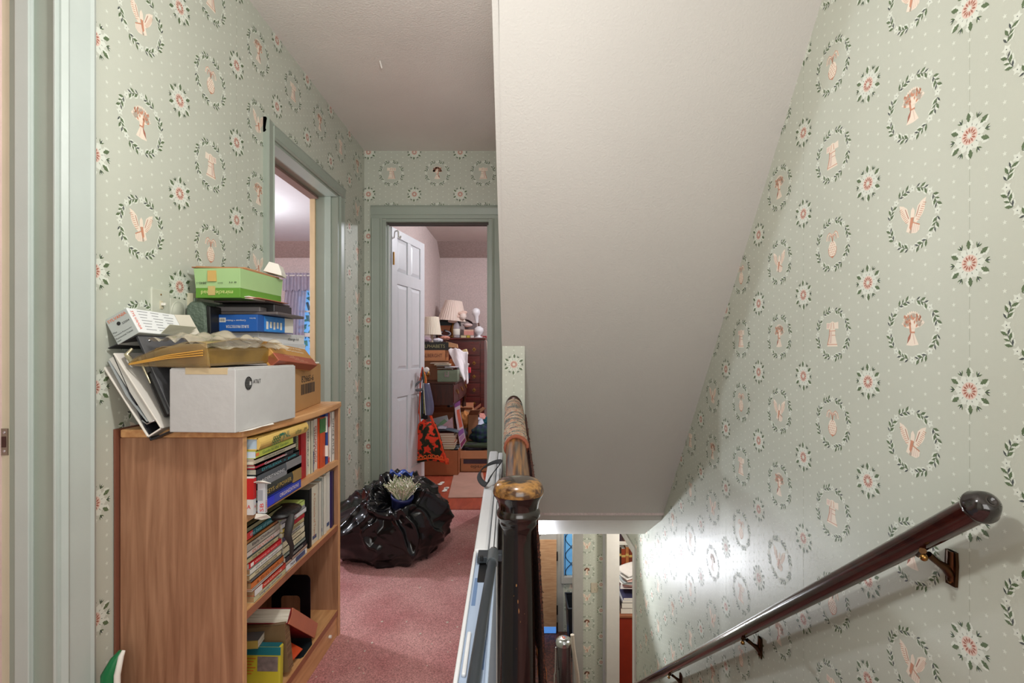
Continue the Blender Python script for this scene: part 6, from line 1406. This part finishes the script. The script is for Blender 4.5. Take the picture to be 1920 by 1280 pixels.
# wallet-like pile on left box: books
zz = -.9; G8 = 'paperbacks piled on the bedroom floor box'
q = PX(815, 865, 4.55)
for k in range(7):
    c = ((190, 180, 120), (206, 190, 160), (150, 90, 70), (214, 196, 160), (190, 140, 110), (220, 206, 180), (120, 60, 50))[k]; cn = ('olive', 'beige', 'brown', 'cream', 'tan', 'pale cream', 'maroon')[k]
    hgt = .018 if k % 2 else .022
    bt_ = thing('book', cn+' paperback in the pile right of the embroidered bag', 'book', (-.70, 4.6, zz), G8)
    MB().box((-.80+.005*k, 4.53, zz), (-.61+.006*(k % 3), 4.70, zz+.003), mat(c, .5)).box((-.80+.005*k, 4.53, zz+hgt-.003), (-.61+.006*(k % 3), 4.70, zz+hgt), mat(c, .5)).build('cover', bt_)
    MB().box((-.798+.005*k, 4.532, zz+.003), (-.612+.006*(k % 3), 4.698, zz+hgt-.003), M_PAGES).build('pages', bt_); zz += hgt+.001
tag(MB().grid(lambda u, v: Vector((-.77+.20*u, 4.52+.18*v, zz+.012+.012*math.sin(u*4)+.008*math.sin(v*5))), 12, 8, mat((70, 84, 96), .4, var=.3, scale=12)).build('magazine', solid=.008), 'dark blue grey magazine curling on the paperback pile', 'magazine')
tag(MB().grid(lambda u, v: Vector((-.80+.12*u, 4.50+.14*v, zz+.04+.02*math.sin(u*3)*math.sin(v*3))), 8, 8, mat((176, 170, 184), .2, alpha=.7)).build('plastic_bag', solid=.003), 'clear crinkled plastic wrap on the paperback pile', 'plastic wrap')
gbx = thing('green_carton', 'pale green tilted carton above the paperback pile', 'carton', PX(828, 795, 4.9))
GMX = frame(PX(812, 803, 4.85), PX(838, 781, 5.0)-PX(812, 803, 4.85), (.3, 1, 0)); 
MB().box((0, 0, -.09), (.17, .16, 0), mat((150, 190, 150), .5, var=.08), GMX).build('body', gbx, bevel=.003)
MB().box((.0, -.002, -.092), (.172, .162, -.070), mat((214, 220, 206), .5), GMX).build('lid', gbx, bevel=.002)
for k, (pts_, y_, c, nm) in enumerate((
    ([(806, 786), (838, 778), (842, 792), (806, 800)], 5.0, (206, 206, 212), 'white large envelope behind the green carton'),
    ([(826, 800), (848, 782), (850, 806), (838, 824)], 4.82, (206, 170, 180), 'pink white printed paper right of the green carton'),
    ([(824, 816), (842, 806), (846, 814), (834, 822)], 4.78, (206, 60, 90), 'white card with a red print under the green carton'))):
    tag(MB().prism([PX(a_, b_, y_) for a_, b_ in pts_], (0, .012, 0), mat(c, .6, var=.12, scale=30)).build('paper_sheet', bevel=.001), nm, 'paper')
# striped pink and purple strip
st_ = thing('gift_strip', 'tall pink and purple printed strip of paper leaning over the box edge', 'paper strip', PX(862, 845, 4.6))
def strip(u, v):
    l = [(852, 757), (853, 775), (857, 800), (860, 822), (864, 843)]; r = [(863, 750), (863, 772), (868, 795), (871, 812), (874, 826)]
    t = v*4; i = min(3, int(t)); f = t-i; a_ = Vector(l[i]).lerp(Vector(l[i+1]), f); b_ = Vector(r[i]).lerp(Vector(r[i+1]), f); p = a_.lerp(b_, u)
    return PX(p.x, p.y, 4.58+.05*(1-v))
def bands(v0, v1, u0, u1, c, nm, off=.0):
    MB().grid(lambda u, v: strip(u0+(u1-u0)*u, v0+(v1-v0)*v)+Vector((0, -off, 0)), 4, 10, mat(c, .5, var=.06)).build(nm, st_, recalc=False)
bands(0, 1, 0, 1, (222, 206, 216), 'strip'); bands(0, .10, 0, 1, (150, 84, 160), 'purple_band', .002); bands(.18, .55, .35, .9, (230, 110, 84), 'orange_print', .002)
bands(.60, .72, .05, .95, (150, 96, 180), 'purple_print', .002); bands(.74, .85, .1, .9, (196, 150, 200), 'lilac_print', .002); bands(.88, .98, .1, .95, (150, 60, 110), 'magenta_print', .002)
# stuffed things in the clock radio box
kbox('green_folder', 'dark olive folder lying across the open clock-radio box', 'folder', PX(868, 0, 4.75).x, PX(925, 0, 4.75).x, 4.72, 4.95, -.925, -.905, (60, 72, 50), (70, 84, 60), lid=False, yaw=-6)
def blob(name, nm, cat, px, py, y_, rx, rz, m, k=0, ry=None):
    c = PX(px, py, y_)
    def fn(u, v):
        a_ = 6.2832*u; d = Vector((math.sin(math.pi*v)*math.cos(a_), math.sin(math.pi*v)*math.sin(a_), -math.cos(math.pi*v)))
        n_ = 1+.28*noise.noise(d*2.2+Vector((k*3.1, 0, 0)))+.1*noise.noise(d*6+Vector((0, k, 0)))
        return c+Vector((d.x*rx, d.y*(ry or rx), d.z*rz))*n_
    return tag(MB().grid(fn, 40, 26, m).build(name, recalc=False), nm, cat)
def plaid_mat():
    m = bpy.data.materials.new('surface'); m.use_nodes = True; nt = m.node_tree; b = nt.nodes['Principled BSDF']; b.inputs['Roughness'].default_value = .9
    tc = nt.nodes.new('ShaderNodeTexCoord'); sx = nt.nodes.new('ShaderNodeSeparateXYZ'); nt.links.new(tc.outputs['Object'], sx.inputs[0])
    out = []
    for ax in ('X', 'Z'):
        a_ = nt.nodes.new('ShaderNodeMath'); a_.operation = 'MULTIPLY'; a_.inputs[1].default_value = 22; nt.links.new(sx.outputs[ax], a_.inputs[0])
        f = nt.nodes.new('ShaderNodeMath'); f.operation = 'FRACT'; nt.links.new(a_.outputs[0], f.inputs[0])
        l = nt.nodes.new('ShaderNodeMath'); l.operation = 'LESS_THAN'; l.inputs[1].default_value = .45; nt.links.new(f.outputs[0], l.inputs[0]); out.append(l)
    ad = nt.nodes.new('ShaderNodeMath'); ad.operation = 'ADD'; nt.links.new(out[0].outputs[0], ad.inputs[0]); nt.links.new(out[1].outputs[0], ad.inputs[1])
    hf = nt.nodes.new('ShaderNodeMath'); hf.operation = 'MULTIPLY'; hf.inputs[1].default_value = .5; nt.links.new(ad.outputs[0], hf.inputs[0])
    r = nt.nodes.new('ShaderNodeValToRGB'); r.color_ramp.elements[0].color = lin((30, 60, 54)); r.color_ramp.elements[1].color = lin((26, 34, 70)); nt.links.new(hf.outputs[0], r.inputs[0])
    nt.links.new(r.outputs[0], b.inputs['Base Color']); return m
blob('cushion', 'dark green and navy plaid cushion stuffed behind the clock-radio box', 'cushion', 905, 815, 5.0, .13, .10, plaid_mat(), 1)
blob('plastic_bag', 'pale blue white plastic bag behind the plaid cushion', 'plastic bag', 893, 806, 5.15, .13, .12, mat((196, 204, 226), .3, var=.08), 2)
blob('knit_hat', 'teal knitted bundle at the right above the plaid cushion', 'bundle', 917, 793, 5.15, .07, .06, mat((20, 84, 96), .9, var=.2), 3)
blob('clothes_heap', 'dark grey garment heap inside the clock-radio box', 'clothes', 890, 838, 4.82, .14, .035, mat((50, 44, 54), .9, var=.3), 4, .08)
blob('clothes_heap', 'pale pink cloth heap left of the chest foot', 'clothes', 899, 790, 5.4, .09, .09, mat((214, 150, 140), .9, var=.15), 5)
blob('clothes_heap', 'black cloth bundle beside the pale pink cloth', 'clothes', 893, 782, 5.25, .03, .07, mat((30, 36, 34), .9, var=.3), 6)
blob('red_cloth', 'small red cloth at the right edge of the clock-radio box', 'cloth', 919, 822, 4.78, .03, .05, mat((206, 60, 56), .9, var=.3), 7)
blob('brown_paper', 'crumpled brown wrapping paper in the paper sack', 'paper', 872, 786, 5.05, .06, .08, mat((190, 126, 70), .8, var=.1), 8)
blob('dark_shoe', 'black shoe between the paperback pile and the clock-radio box', 'shoe', 855, 838, 4.72, .07, .03, mat((26, 26, 30), .4), 9)
blob('metal_ball', 'dull silver round ornament hanging below the desk', 'ornament', 845, 760, 5.2, .034, .034, mat((120, 120, 126), .3, .6), 0)
tag(MB().box((PX(836, 0, 5.9).x, 5.86, PX(0, 900, 5.9).z*0-.95), (PX(838, 0, 5.9).x, 5.87, -.5), M_BRASS).build('brass_rod'), 'thin brass rod behind the round ornament', 'rod')
# cardboard mat on the red floor
tag(MB().prism([(PX(840, 933, 3.815).x, 3.815, FZ-.003), (PX(915, 933, 3.815).x, 3.83, FZ-.003), (PX(905, 884, 4.60).x, 4.60, FZ-.003), (PX(851.5, 884, 4.60).x, 4.60, FZ-.003)], (0, 0, .006), mat((178, 138, 122), .85, var=.08, scale=12)).build('floor_mat', bevel=.001), 'pinkish tan cardboard mat on the red bedroom floor', 'mat')
rr = random.Random(4)
for k in range(5):
    p = PX(*((825, 908), (838, 915), (833, 920), (829, 905), (836, 917))[k], 1); t_ = FZ/p.z; p = p*t_
    tag(MB().prism([p+Vector((.02*math.cos(a_+k)*(1+.4*math.sin(a_*3+k)), .03*math.sin(a_+k), .001)) for a_ in (0, 1, 2, 3, 4, 5)], (0, 0, .003), M_PAPER).build('paper_scrap'), 'torn off white paper scrap on the red bedroom floor beside the mat', 'paper scrap', 'paper scraps on the bedroom floor')
rr = random.Random(6)
for k in range(26):
    x = rr.uniform(-.62, -.16); y = rr.uniform(1.75, 3.4)
    if x < -.35 and y > 2.45: continue
    if rr.random() < .8 and False: continue
    tag(MB().prism([Vector((x+.006*math.cos(a_)*rr.uniform(.4, 1.3), y+.006*math.sin(a_)*rr.uniform(.4, 1.3), FZ+.0005)) for a_ in (0, 1.2, 2.5, 3.7, 5)], (0, 0, .0015), mat((206, 190, 176), .8)).build('debris_fleck'), 'tiny pale paper fleck on the rose carpet', 'debris', 'pale flecks on the hall carpet')
